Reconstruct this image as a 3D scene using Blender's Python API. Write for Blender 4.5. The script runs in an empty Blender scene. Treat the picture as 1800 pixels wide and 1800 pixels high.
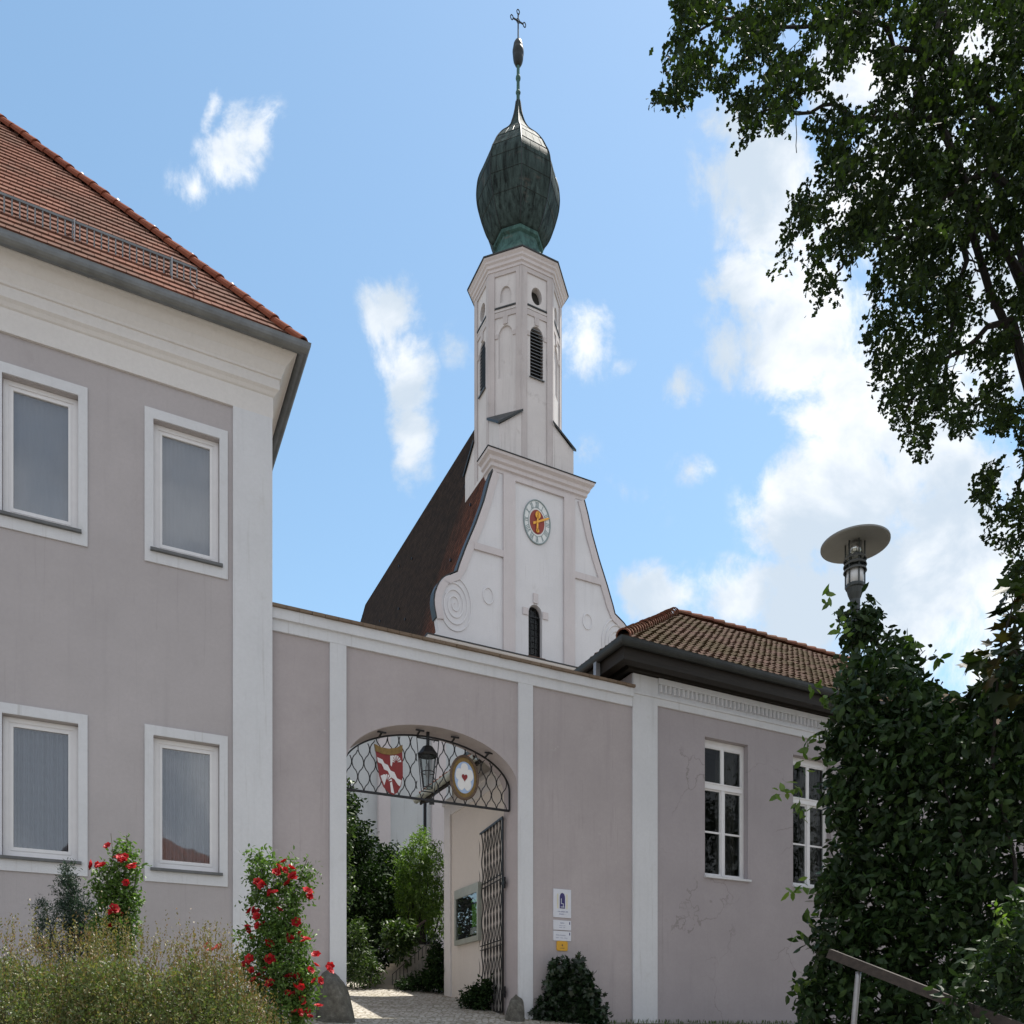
import bpy, bmesh, math, random
import numpy as np
from mathutils import Vector, Matrix

random.seed(7)
rng = np.random.default_rng(11)
SC = bpy.context.scene
COL = SC.collection

# ------------------------------------------------------------------ camera, sky, sun, exposure
EYE = 2.4                       # eye height above the road where the photographer stands
F = 1450.0                      # focal length and horizon row, in pixels of the 1800 px photograph
HOR = 1813.0
cam = bpy.data.cameras.new('camera')
cam.sensor_width = 36.0
cam.lens = 36.0 * F / 1800.0
cam.shift_y = (HOR - 900.0) / 1800.0
cam.clip_end = 2000
cam.clip_start = 0.05
camo = bpy.data.objects.new('camera', cam)
COL.objects.link(camo)
camo.location = (0, 0, EYE)
camo.rotation_euler = (math.radians(90), 0, 0)
SC.camera = camo

SUN_AZ = math.radians(45)      # to the right of straight ahead, behind the buildings
SUN_EL = math.radians(67.5)
sv = Vector((math.sin(SUN_AZ) * math.cos(SUN_EL), math.cos(SUN_AZ) * math.cos(SUN_EL), math.sin(SUN_EL)))
sun = bpy.data.lights.new('sun', 'SUN')
sun.energy = 3.3
sun.angle = math.radians(0.53)
sun.color = (1.0, 0.95, 0.87)
suno = bpy.data.objects.new('sun', sun)
COL.objects.link(suno)
suno.rotation_euler = (-sv).to_track_quat('-Z', 'Y').to_euler()
suno.location = sv * 60

SC.view_settings.view_transform = 'Standard'
SC.view_settings.look = 'None'
SC.view_settings.gamma = 1
SC.view_settings.exposure = 1.26
SC.view_settings.use_curve_mapping = False

# world: sky texture with drifting clouds laid out over the directions of the sky
W = bpy.data.worlds.new('World')
SC.world = W
W.use_nodes = True
wn, wl = W.node_tree.nodes, W.node_tree.links
wn.clear()


def wnode(t, **kw):
    n = wn.new(t)
    for k, v in kw.items():
        setattr(n, k, v)
    return n


def wmath(op, a, b=None, clamp=False):
    n = wnode('ShaderNodeMath', operation=op, use_clamp=clamp)
    for i, v in enumerate((a, b)):
        if v is None:
            continue
        if isinstance(v, (int, float)):
            n.inputs[i].default_value = v
        else:
            wl.new(v, n.inputs[i])
    return n.outputs[0]


def wramp(v, lo, hi):
    n = wnode('ShaderNodeMapRange', interpolation_type='SMOOTHSTEP')
    wl.new(v, n.inputs[0])
    n.inputs[1].default_value = lo
    n.inputs[2].default_value = hi
    return n.outputs[0]


sky = wnode('ShaderNodeTexSky', sky_type='NISHITA')
sky.sun_disc = False
sky.sun_elevation = SUN_EL
sky.sun_rotation = SUN_AZ
sky.altitude = 400
sky.air_density = 1.25
sky.dust_density = 0.45
sky.ozone_density = 1.3
tc = wnode('ShaderNodeTexCoord')
sep = wnode('ShaderNodeSeparateXYZ')
wl.new(tc.outputs['Generated'], sep.inputs[0])
yy = wmath('MAXIMUM', sep.outputs[1], 0.05)
gx = wmath('DIVIDE', sep.outputs[0], yy)
gz = wmath('DIVIDE', sep.outputs[2], yy)
comb = wnode('ShaderNodeCombineXYZ')
wl.new(gx, comb.inputs[0])
wl.new(gz, comb.inputs[1])
# (centre x, centre y, half width, half height, tilt deg, strength) of each cloud, as seen across the sky
CL = [
    (395, 285, 62, 125, -28, 0.72), (345, 330, 50, 60, 20, 0.66), (450, 245, 42, 85, -22, 0.66), (372, 200, 20, 60, -10, 0.50),
    (690, 540, 62, 90, 5, 0.95), (715, 650, 58, 125, 8, 0.88), (722, 770, 48, 110, 0, 0.74), (800, 610, 45, 45, 0, 0.38),
    (1045, 600, 85, 75, -10, 0.72), (1090, 640, 50, 40, 0, 0.50), (1030, 800, 36, 40, 0, 0.35), (1190, 680, 62, 45, 0, 0.62),
    (1215, 825, 50, 35, 0, 0.45), (1120, 880, 60, 70, 30, 0.35),
    (1160, 1045, 90, 60, 0, 1.00), (1110, 1035, 45, 50, 0, 0.70),
    (1330, 300, 110, 160, 0, 1.00), (1300, 220, 70, 80, 0, 0.96), (1350, 400, 80, 90, 0, 0.75),
    (1420, 580, 180, 150, 0, 1.08), (1340, 500, 90, 80, 0, 1.00), (1560, 700, 220, 190, 0, 1.07),
    (1500, 880, 190, 190, 0, 1.07), (1400, 860, 80, 110, 0, 0.99), (1650, 1000, 300, 300, 0, 1.05), (1420, 1090, 230, 120, 0, 0.99),
    (1300, 1060, 130, 80, 0, 0.97), (1520, 140, 140, 130, 0, 1.04), (1690, 90, 150, 110, 0, 1.04), (1800, 500, 240, 300, 0, 1.07),
    (1640, 350, 260, 220, 0, 1.02),
    (1250, 510, 26, 50, 20, 0.45), (-420, 420, 260, 160, 0, 0.80), (2300, 500, 350, 500, 0, 1.04),
]
mask = None
for (cx, cy, a, b, rot, s) in CL:
    m = wnode('ShaderNodeMapping', vector_type='TEXTURE')
    m.inputs['Location'].default_value = ((cx - 900) / F, (HOR - cy) / F, 0)
    m.inputs['Rotation'].default_value = (0, 0, math.radians(rot))
    m.inputs['Scale'].default_value = (a * 1.25 / F, b * 1.25 / F, 1)
    wl.new(comb.outputs[0], m.inputs[0])
    ln = wnode('ShaderNodeVectorMath', operation='LENGTH')
    wl.new(m.outputs[0], ln.inputs[0])
    v = wmath('MULTIPLY', wmath('SUBTRACT', 1.0, ln.outputs['Value'], True), s)
    mask = v if mask is None else wmath('MAXIMUM', mask, v)


def wnoise(scale, detail, rough, vec, dist=0.0, stretch=None):
    n = wnode('ShaderNodeTexNoise')
    n.inputs['Scale'].default_value = scale
    n.inputs['Detail'].default_value = detail
    n.inputs['Roughness'].default_value = rough
    n.inputs['Distortion'].default_value = dist
    if stretch:
        mm = wnode('ShaderNodeMapping')
        mm.inputs['Scale'].default_value = stretch
        wl.new(vec, mm.inputs[0])
        vec = mm.outputs[0]
    wl.new(vec, n.inputs['Vector'])
    return n.outputs[0]


n1 = wnoise(8.5, 12.0, 0.64, comb.outputs[0], 0.25, (1.2, 0.9, 1))
n2 = wnoise(3.4, 4.0, 0.5, comb.outputs[0], 0.0)
dens = wmath('ADD', wmath('MULTIPLY', mask, 1.10), wmath('MULTIPLY', wmath('SUBTRACT', n1, 0.5), 2.5))
dens = wramp(dens, 0.14, 0.74)
dens = wmath('MULTIPLY', dens, wramp(mask, 0.0, 0.20))
dens = wmath('MULTIPLY', dens, 0.97)
# behind the photographer: a bright broken overcast
nb = wnoise(2.6, 7.0, 0.58, tc.outputs['Generated'], 0.2)
densb = wmath('MULTIPLY', wramp(nb, 0.22, 0.46), 0.94)
front = wramp(sep.outputs[1], 0.02, 0.2)
mixd = wnode('ShaderNodeMix', data_type='FLOAT')
wl.new(front, mixd.inputs[0])
wl.new(densb, mixd.inputs[2])
wl.new(dens, mixd.inputs[3])
n3 = wnoise(6.0, 6.0, 0.6, comb.outputs[0], 0.3)
shade = wramp(wmath('ADD', wmath('MULTIPLY', n2, 0.55), wmath('MULTIPLY', n3, 0.45)), 0.44, 0.60)
ccol = wnode('ShaderNodeMix', data_type='RGBA')
wl.new(shade, ccol.inputs[0])
ccol.inputs[6].default_value = (3.3, 3.8, 4.35, 1)
ccol.inputs[7].default_value = (5.5, 5.6, 5.7, 1)
hsv = wnode('ShaderNodeHueSaturation')
hsv.inputs['Saturation'].default_value = 1.0
hsv.inputs['Hue'].default_value = 0.487
hsv.inputs['Value'].default_value = 0.93
wl.new(sky.outputs[0], hsv.inputs['Color'])
# behind: greyer cloud
cb = wnode('ShaderNodeMix', data_type='RGBA')
wl.new(front, cb.inputs[0])
cbn = wnode('ShaderNodeMix', data_type='RGBA')
wl.new(wramp(wnoise(3.6, 5.0, 0.55, tc.outputs['Generated'], 0.3), 0.40, 0.60), cbn.inputs[0])
cbn.inputs[6].default_value = (3.1, 3.35, 3.8, 1)
cbn.inputs[7].default_value = (5.4, 5.55, 5.8, 1)
wl.new(cbn.outputs[2], cb.inputs[6])
wl.new(ccol.outputs[2], cb.inputs[7])
fin = wnode('ShaderNodeMix', data_type='RGBA')
wl.new(mixd.outputs[0], fin.inputs[0])
wl.new(hsv.outputs[0], fin.inputs[6])
wl.new(cb.outputs[2], fin.inputs[7])
bg = wnode('ShaderNodeBackground')
bg.inputs['Strength'].default_value = 0.085
wl.new(fin.outputs[2], bg.inputs[0])
wo = wnode('ShaderNodeOutputWorld')
wl.new(bg.outputs[0], wo.inputs[0])

# ------------------------------------------------------------------ frames and small helpers
TH = math.atan2(1.0, 2.0)       # every facade here runs along this direction
CT, ST = math.cos(TH), math.sin(TH)
PW = (-0.2931 * 15, 15.0)       # corner of the left house
PC = ((948 - 900) / F * 40.0, 40.0)   # centre of the church facade


def on_y(o, px, py, yo=0.0):
    """point where the sight line meets the plane local y = yo of the frame at o -> local (x, z)"""
    rx = (px - 900) / F
    Y = (yo - ST * o[0] + CT * o[1]) / (CT - ST * rx)
    X = rx * Y
    return (CT * (X - o[0]) + ST * (Y - o[1]), EYE + (HOR - py) / F * Y)


def on_x(o, px, py, k):
    """same for the plane local x = k -> local (y, z)"""
    rx = (px - 900) / F
    Y = (k + CT * o[0] + ST * o[1]) / (CT * rx + ST)
    X = rx * Y
    return (-ST * (X - o[0]) + CT * (Y - o[1]), EYE + (HOR - py) / F * Y)


def w2l(o, X, Y):
    return (CT * (X - o[0]) + ST * (Y - o[1]), -ST * (X - o[0]) + CT * (Y - o[1]))


def l2w(o, x, y):
    return (o[0] + CT * x - ST * y, o[1] + ST * x + CT * y)


def at(px, py, Y):
    return Vector(((px - 900) / F * Y, Y, EYE + (HOR - py) / F * Y))


def sstep(a, b, x):
    t = min(1, max(0, (x - a) / (b - a)))
    return t * t * (3 - 2 * t)


def G(X, Y):
    """ground height"""
    lx, ly = w2l(PW, X, Y)
    if ly < 0:
        z = EYE + 0.22 + max(-14.0, ly) * 0.17
    elif ly < 12:
        z = EYE + 0.22 + ly * 0.155
    else:
        z = EYE + 0.22 + 12 * 0.155 + min(ly - 12, 14) * 0.16
    # verge on the left rises under the hedge, the bank on the right
    z += 0.25 * sstep(-1.0, -4.0, X) * sstep(14, 9, Y) * sstep(2, 6, Y)
    return max(z, 0.0)


def link(o, parent=None):
    COL.objects.link(o)
    if parent is not None:
        o.parent = parent
    return o


def tag(o, label=None, cat=None, group=None, kind=None):
    if label:
        o['label'] = label
    if cat:
        o['category'] = cat
    if group:
        o['group'] = group
    if kind:
        o['kind'] = kind
    return o


def thing(name, label, cat, loc=(0, 0, 0), rz=0.0, group=None):
    o = bpy.data.objects.new(name, None)
    o.empty_display_size = 0.3
    o.location = loc
    o.rotation_euler = (0, 0, rz)
    link(o)
    return tag(o, label, cat, group)


class MB:
    def __init__(s):
        s.v, s.f = [], []

    def add(s, vs, fs):
        b = len(s.v)
        s.v += [tuple(v) for v in vs]
        s.f += [tuple(b + i for i in f) for f in fs]
        return s

    def box(s, x0, x1, y0, y1, z0, z1):
        return s.add([(x0, y0, z0), (x1, y0, z0), (x1, y1, z0), (x0, y1, z0), (x0, y0, z1), (x1, y0, z1), (x1, y1, z1), (x0, y1, z1)],
                     [(0, 3, 2, 1), (4, 5, 6, 7), (0, 1, 5, 4), (1, 2, 6, 5), (2, 3, 7, 6), (3, 0, 4, 7)])

    def prism(s, poly, y0, y1, M=None):
        """polygon in (x, z), counter-clockwise, from y0 (front) to y1 (back)"""
        n = len(poly)
        vs = [(p[0], y0, p[1]) for p in poly] + [(p[0], y1, p[1]) for p in poly]
        if M is not None:
            vs = [tuple(M @ Vector(v)) for v in vs]
        fs = [tuple(range(n)), tuple(range(2 * n - 1, n - 1, -1))]
        fs += [(i, i + n, (i + 1) % n + n, (i + 1) % n) for i in range(n)]
        return s.add(vs, fs)

    def bar(s, a, b, w, h=None, up=(0, 0, 1)):
        a, b = Vector(a), Vector(b)
        h = h or w
        d = (b - a).normalized()
        u = Vector(up)
        if abs(d.dot(u)) > 0.98:
            u = Vector((1, 0, 0))
        sd = d.cross(u).normalized()
        u = sd.cross(d)
        vs = []
        for p in (a, b):
            for i, j in ((-1, -1), (1, -1), (1, 1), (-1, 1)):
                vs.append(p + sd * (i * w / 2) + u * (j * h / 2))
        return s.add(vs, [(0, 1, 2, 3), (7, 6, 5, 4), (0, 4, 5, 1), (1, 5, 6, 2), (2, 6, 7, 3), (3, 7, 4, 0)])

    def tube(s, pts, r, n=6, closed=False):
        pts = [Vector(p) for p in pts]
        m = len(pts)
        rs = r if isinstance(r, (list, tuple)) else [r] * m
        vs, fs = [], []
        pu = None
        for i, p in enumerate(pts):
            a = pts[(i - 1) % m] if (closed or i > 0) else p
            b = pts[(i + 1) % m] if (closed or i < m - 1) else p
            d = (b - a)
            d = d.normalized() if d.length > 1e-9 else Vector((0, 0, 1))
            if pu is None:
                u = Vector((0, 0, 1)) if abs(d.z) < 0.9 else Vector((1, 0, 0))
            else:
                u = pu
            sd = d.cross(u)
            if sd.length < 1e-6:
                sd = d.cross(Vector((0, 1, 0.3)))
            sd.normalize()
            u = sd.cross(d)
            pu = u
            for k in range(n):
                t = 2 * math.pi * k / n
                vs.append(p + (sd * math.cos(t) + u * math.sin(t)) * rs[i])
        rows = m if closed else m - 1
        for i in range(rows):
            for k in range(n):
                a, b = i * n + k, i * n + (k + 1) % n
                c, d_ = ((i + 1) % m) * n + (k + 1) % n, ((i + 1) % m) * n + k
                fs.append((a, b, c, d_))
        if not closed:
            fs.append(tuple(range(n - 1, -1, -1)))
            fs.append(tuple(range((m - 1) * n, m * n)))
        return s.add(vs, fs)

    def lathe(s, prof, n=8, c=(0, 0), a0=0.0, cap=True):
        vs, fs = [], []
        for (r, z) in prof:
            for k in range(n):
                t = a0 + 2 * math.pi * k / n
                vs.append((c[0] + r * math.cos(t), c[1] + r * math.sin(t), z))
        for i in range(len(prof) - 1):
            for k in range(n):
                fs.append((i * n + k, i * n + (k + 1) % n, (i + 1) * n + (k + 1) % n, (i + 1) * n + k))
        if cap:
            fs.append(tuple(range(n - 1, -1, -1)))
            m = len(prof) - 1
            fs.append(tuple(m * n + k for k in range(n)))
        return s.add(vs, fs)

    def sweep(s, prof, path, closed_prof=True):
        """profile of (outset, z) carried along a list of functions outset -> (x, y)"""
        m = len(prof)
        vs, fs = [], []
        for fn in path:
            for (o, z) in prof:
                x, y = fn(o)
                vs.append((x, y, z))
        rng_ = m if closed_prof else m - 1
        for i in range(len(path) - 1):
            for k in range(rng_):
                fs.append((i * m + k, i * m + (k + 1) % m, (i + 1) * m + (k + 1) % m, (i + 1) * m + k))
        if closed_prof:
            fs.append(tuple(range(m - 1, -1, -1)))
            fs.append(tuple((len(path) - 1) * m + k for k in range(m)))
        return s.add(vs, fs)

    def arch_wall(s, x0, x1, z0, z1, ax0, ax1, az0, spring, rise, y0, y1, M=None, n=12):
        """wall panel with an arched opening, as a left and a right half"""
        xm, a = (ax0 + ax1) / 2, (ax1 - ax0) / 2
        arcL = [(xm - a * math.cos(t), spring + rise * math.sin(t)) for t in [math.pi / 2 * i / n for i in range(n + 1)]]
        arcR = [(2 * xm - x, z) for (x, z) in arcL]
        if az0 > z0 + 1e-6:
            L = [(x0, z0), (xm, z0), (xm, az0), (ax0, az0)] + arcL + [(xm, z1), (x0, z1)]
            R = [(x1, z0), (xm, z0), (xm, az0), (ax1, az0)] + arcR + [(xm, z1), (x1, z1)]
        else:
            L = [(x0, z0), (ax0, z0)] + arcL + [(xm, z1), (x0, z1)]
            R = [(x1, z0), (ax1, z0)] + arcR + [(xm, z1), (x1, z1)]
        s.prism(L, y0, y1, M)
        s.prism(R[::-1], y0, y1, M)
        return s

    def build(s, name, mat, parent=None, smooth=False, fix=True):
        me = bpy.data.meshes.new(name)
        me.from_pydata(s.v, [], s.f)
        if fix:
            bm = bmesh.new()
            bm.from_mesh(me)
            bmesh.ops.recalc_face_normals(bm, faces=bm.faces)
            bm.to_mesh(me)
            bm.free()
        if smooth:
            me.polygons.foreach_set('use_smooth', [True] * len(me.polygons))
        me.materials.append(mat)
        me.update()
        o = bpy.data.objects.new(name, me)
        return link(o, parent)


# ------------------------------------------------------------------ materials
def new_mat(name):
    m = bpy.data.materials.new(name)
    m.use_nodes = True
    nt = m.node_tree
    return m, nt, nt.nodes['Principled BSDF']


def nd(nt, t, **kw):
    n = nt.nodes.new(t)
    for k, v in kw.items():
        setattr(n, k, v)
    return n


def noise(nt, scale, detail=4, rough=0.55, stretch=(1, 1, 1), coord='Object', dist=0.0):
    t = nd(nt, 'ShaderNodeTexCoord')
    mp = nd(nt, 'ShaderNodeMapping')
    mp.inputs['Scale'].default_value = stretch
    nt.links.new(t.outputs[coord], mp.inputs[0])
    n = nd(nt, 'ShaderNodeTexNoise')
    n.inputs['Scale'].default_value = scale
    n.inputs['Detail'].default_value = detail
    n.inputs['Roughness'].default_value = rough
    n.inputs['Distortion'].default_value = dist
    nt.links.new(mp.outputs[0], n.inputs['Vector'])
    return n.outputs[0]


def ramp(nt, fac, stops):
    r = nd(nt, 'ShaderNodeValToRGB')
    el = r.color_ramp.elements
    while len(el) < len(stops):
        el.new(0.5)
    for e, (p, c) in zip(el, stops):
        e.position = p
        e.color = (*c, 1)
    nt.links.new(fac, r.inputs[0])
    return r.outputs[0]


def mixc(nt, fac, a, b, mode='MIX'):
    m = nd(nt, 'ShaderNodeMix', data_type='RGBA', blend_type=mode)
    for i, v in ((0, fac), (6, a), (7, b)):
        if isinstance(v, (int, float)):
            m.inputs[i].default_value = v
        elif isinstance(v, tuple):
            m.inputs[i].default_value = (*v, 1)
        else:
            nt.links.new(v, m.inputs[i])
    return m.outputs[2]


def bump(nt, bsdf, h, strength=0.3, dist=0.02):
    b = nd(nt, 'ShaderNodeBump')
    b.inputs['Strength'].default_value = strength
    b.inputs['Distance'].default_value = dist
    nt.links.new(h, b.inputs['Height'])
    nt.links.new(b.outputs[0], bsdf.inputs['Normal'])


def plaster(name, c, dirt=(0.30, 0.28, 0.25), dirt_amt=0.35, var=0.10, streak=0.25, bstr=0.25, rough=0.9, spots=0.0, crack=0.0):
    m, nt, b = new_mat(name)
    big = noise(nt, 0.55, 5, 0.6)
    lo = tuple(x * (1 - var) for x in c)
    hi = tuple(min(1, x * (1 + var * 0.6)) for x in c)
    col = ramp(nt, big, [(0.3, lo), (0.7, hi)])
    st = noise(nt, 1.0, 5, 0.65, (3.2, 3.2, 0.22))
    sm = nd(nt, 'ShaderNodeMapRange')
    sm.inputs[1].default_value = 0.56
    sm.inputs[2].default_value = 0.80
    sm.inputs[4].default_value = streak
    nt.links.new(st, sm.inputs[0])
    col = mixc(nt, sm.outputs[0], col, tuple(x * 0.62 for x in c))
    d2 = noise(nt, 1.9, 8, 0.7, (1, 1, 0.8), dist=0.4)
    dm = nd(nt, 'ShaderNodeMapRange')
    dm.inputs[1].default_value = 0.60
    dm.inputs[2].default_value = 0.82
    dm.inputs[4].default_value = dirt_amt
    nt.links.new(d2, dm.inputs[0])
    col = mixc(nt, dm.outputs[0], col, dirt)
    mot = noise(nt, 16, 6, 0.7)
    col = mixc(nt, ramp(nt, mot, [(0.35, (0.0, 0.0, 0.0)), (0.7, (0.32, 0.32, 0.32))]), col, tuple(x * 0.80 for x in c))
    sk2 = noise(nt, 1.0, 4, 0.7, (11, 11, 0.35))
    col = mixc(nt, ramp(nt, sk2, [(0.60, (0.0, 0.0, 0.0)), (0.74, (streak, streak, streak))]), col, tuple(x * 0.70 for x in dirt))
    if spots:
        d3 = noise(nt, 3.5, 6, 0.75)
        sp = nd(nt, 'ShaderNodeMapRange')
        sp.inputs[1].default_value = 0.66
        sp.inputs[2].default_value = 0.70
        sp.inputs[4].default_value = spots
        nt.links.new(d3, sp.inputs[0])
        col = mixc(nt, sp.outputs[0], col, (0.62, 0.61, 0.60))
    if crack:
        t = nd(nt, 'ShaderNodeTexCoord')
        wv = nd(nt, 'ShaderNodeVectorMath', operation='MULTIPLY_ADD')
        nz = nd(nt, 'ShaderNodeTexNoise')
        nz.inputs['Scale'].default_value = 2.5
        nz.inputs['Detail'].default_value = 6
        nt.links.new(t.outputs['Object'], nz.inputs['Vector'])
        nt.links.new(nz.outputs['Color'], wv.inputs[0])
        wv.inputs[1].default_value = (0.55, 0.55, 0.55)
        nt.links.new(t.outputs['Object'], wv.inputs[2])
        vo = nd(nt, 'ShaderNodeTexVoronoi', feature='DISTANCE_TO_EDGE')
        vo.inputs['Scale'].default_value = 0.55
        nt.links.new(wv.outputs[0], vo.inputs['Vector'])
        cl = ramp(nt, vo.outputs['Distance'], [(0.002, (crack,) * 3), (0.007, (0, 0, 0))])
        cm = ramp(nt, noise(nt, 0.45, 2, 0.5), [(0.50, (0, 0, 0)), (0.58, (1, 1, 1))])
        col = mixc(nt, mixc(nt, 1.0, cl, cm, 'MULTIPLY'), col, (0.16, 0.14, 0.13))
    nt.links.new(col, b.inputs['Base Color'])
    b.inputs['Roughness'].default_value = rough
    b.inputs['Specular IOR Level'].default_value = 0.25
    f1 = noise(nt, 55, 3, 0.6)
    f2 = noise(nt, 4, 3, 0.6)
    mx = nd(nt, 'ShaderNodeMath', operation='ADD')
    nt.links.new(f1, mx.inputs[0])
    nt.links.new(f2, mx.inputs[1])
    bump(nt, b, mx.outputs[0], bstr, 0.012)
    return m


def simple(name, c, rough=0.5, metal=0.0, var=0.12, scale=6, bstr=0.0, spec=0.5, stretch=(1, 1, 1)):
    m, nt, b = new_mat(name)
    n = noise(nt, scale, 5, 0.6, stretch)
    col = ramp(nt, n, [(0.3, tuple(x * (1 - var) for x in c)), (0.7, tuple(min(1, x * (1 + var)) for x in c))])
    nt.links.new(col, b.inputs['Base Color'])
    b.inputs['Roughness'].default_value = rough
    b.inputs['Metallic'].default_value = metal
    b.inputs['Specular IOR Level'].default_value = spec
    if bstr:
        bump(nt, b, noise(nt, scale * 5, 4, 0.6, stretch), bstr, 0.01)
    return m


def leafmat(name, c0, c1, c2=None, trans=0.35, rough=0.45, spec=0.35):
    """c0..c1(..c2): spread of leaf colours, one per leaf; part of the light passes through"""
    m, nt, b = new_mat(name)
    gi = nd(nt, 'ShaderNodeNewGeometry')
    stops = [(0.0, c0), (0.75, c1)] if c2 is None else [(0.0, c0), (0.6, c1), (1.0, c2)]
    col = ramp(nt, gi.outputs['Random Per Island'], stops)
    big = noise(nt, 1.3, 3, 0.5)
    col2 = mixc(nt, 0.35, col, ramp(nt, big, [(0.35, tuple(x * 0.7 for x in c0)), (0.65, tuple(min(1, x * 1.25) for x in c1))]))
    nt.links.new(col2, b.inputs['Base Color'])
    b.inputs['Roughness'].default_value = rough
    b.inputs['Specular IOR Level'].default_value = spec
    tr = nd(nt, 'ShaderNodeBsdfTranslucent')
    tcol = mixc(nt, 1.0, col2, (1.3, 1.5, 0.55), 'MULTIPLY')
    nt.links.new(tcol, tr.inputs[0])
    ms = nd(nt, 'ShaderNodeMixShader')
    ms.inputs[0].default_value = trans
    nt.links.new(b.outputs[0], ms.inputs[1])
    nt.links.new(tr.outputs[0], ms.inputs[2])
    nt.links.new(ms.outputs[0], nt.nodes['Material Output'].inputs[0])
    return m


def glassmat(name, ior=1.7, tint=(0.85, 0.865, 0.89)):
    m, nt, b = new_mat(name)
    nt.nodes.remove(b)
    lw = nd(nt, 'ShaderNodeLayerWeight')
    lw.inputs[0].default_value = 0.5
    pw = nd(nt, 'ShaderNodeMath', operation='POWER')
    nt.links.new(lw.outputs['Facing'], pw.inputs[0])
    pw.inputs[1].default_value = 4.0
    r0 = ((ior - 1) / (ior + 1)) ** 2
    fr = nd(nt, 'ShaderNodeMath', operation='MULTIPLY_ADD')
    nt.links.new(pw.outputs[0], fr.inputs[0])
    fr.inputs[1].default_value = 0.8
    fr.inputs[2].default_value = r0
    tr = nd(nt, 'ShaderNodeBsdfTransparent')
    tr.inputs[0].default_value = (*tint, 1)
    gl = nd(nt, 'ShaderNodeBsdfGlossy')
    gl.inputs['Roughness'].default_value = 0.015
    n = noise(nt, 1.2, 2, 0.5)
    bp = nd(nt, 'ShaderNodeBump')
    bp.inputs['Strength'].default_value = 0.05
    bp.inputs['Distance'].default_value = 0.05
    nt.links.new(n, bp.inputs['Height'])
    nt.links.new(bp.outputs[0], gl.inputs['Normal'])
    ms = nd(nt, 'ShaderNodeMixShader')
    nt.links.new(fr.outputs[0], ms.inputs[0])
    nt.links.new(tr.outputs[0], ms.inputs[1])
    nt.links.new(gl.outputs[0], ms.inputs[2])
    nt.links.new(ms.outputs[0], nt.nodes['Material Output'].inputs[0])
    return m


def tilemat(name, cols, moss=None, moss_amt=0.0, rough=0.75):
    m, nt, b = new_mat(name)
    gi = nd(nt, 'ShaderNodeNewGeometry')
    k = len(cols)
    col = ramp(nt, gi.outputs['Random Per Island'], [(i / (k - 1), c) for i, c in enumerate(cols)])
    n1 = noise(nt, 9, 5, 0.65)
    col = mixc(nt, 0.45, col, ramp(nt, n1, [(0.3, tuple(x * 0.6 for x in cols[0])), (0.7, cols[-1])]))
    if moss:
        n2 = noise(nt, 0.9, 8, 0.72, dist=0.6)
        mr = nd(nt, 'ShaderNodeMapRange')
        mr.inputs[1].default_value = 0.42
        mr.inputs[2].default_value = 0.56
        mr.inputs[4].default_value = moss_amt
        nt.links.new(n2, mr.inputs[0])
        col = mixc(nt, mr.outputs[0], col, moss)
    nt.links.new(col, b.inputs['Base Color'])
    b.inputs['Roughness'].default_value = 0.9
    b.inputs['Specular IOR Level'].default_value = 0.06
    bump(nt, b, noise(nt, 60, 3, 0.6), 0.25, 0.01)
    return m


def coppermat(name, verdigris=0.6, dark=(0.018, 0.021, 0.021), bright=(0.10, 0.20, 0.19), seam=True):
    m, nt, b = new_mat(name)
    st = noise(nt, 1.5, 9, 0.72, (3.2, 3.2, 0.32), dist=0.2)
    col = ramp(nt, st, [(0.36, dark), (0.52, tuple((x + y) / 2 for x, y in zip(dark, bright))), (0.70, bright)])
    n2 = noise(nt, 0.7, 5, 0.6)
    col = mixc(nt, ramp(nt, n2, [(0.46, (0, 0, 0)), (0.72, (0.8, 0.8, 0.8))]), col, tuple(x * verdigris for x in bright))
    n3 = noise(nt, 1.1, 4, 0.6, (1, 1, 2.2))
    col = mixc(nt, ramp(nt, n3, [(0.60, (0, 0, 0)), (0.78, (0.45, 0.45, 0.45))]), col, (0.16, 0.12, 0.10))
    nt.links.new(col, b.inputs['Base Color'])
    b.inputs['Roughness'].default_value = 0.62
    b.inputs['Metallic'].default_value = 0.0
    b.inputs['Specular IOR Level'].default_value = 0.03
    bump(nt, b, noise(nt, 4, 4, 0.6), 0.25, 0.05)
    return m


M = {}
M['wall'] = plaster('grey_mauve_render', (0.425, 0.400, 0.412), dirt=(0.31, 0.29, 0.285), dirt_amt=0.40, var=0.10, streak=0.26)
M['wall_gate'] = plaster('warm_mauve_render', (0.418, 0.380, 0.390), dirt=(0.275, 0.25, 0.24), dirt_amt=0.45, var=0.11, streak=0.40, spots=0.35)
M['wall_right'] = plaster('pink_grey_render', (0.375, 0.345, 0.364), dirt=(0.27, 0.25, 0.24), dirt_amt=0.45, var=0.10, streak=0.22, crack=0.5)
M['trim'] = plaster('white_lime_render', (0.63, 0.645, 0.68), dirt=(0.45, 0.44, 0.42), dirt_amt=0.55, var=0.07, streak=0.34)
M['cornice'] = plaster('cream_white_render', (0.66, 0.645, 0.64), dirt=(0.46, 0.42, 0.37), dirt_amt=0.45, var=0.06, streak=0.08)
M['church'] = plaster('chalk_white_render', (0.66, 0.66, 0.68), dirt=(0.42, 0.40, 0.38), dirt_amt=0.40, var=0.07, streak=0.30)
M['tower'] = plaster('weathered_white_render', (0.60, 0.575, 0.57), dirt=(0.30, 0.27, 0.26), dirt_amt=0.85, var=0.10, streak=0.55)
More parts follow.
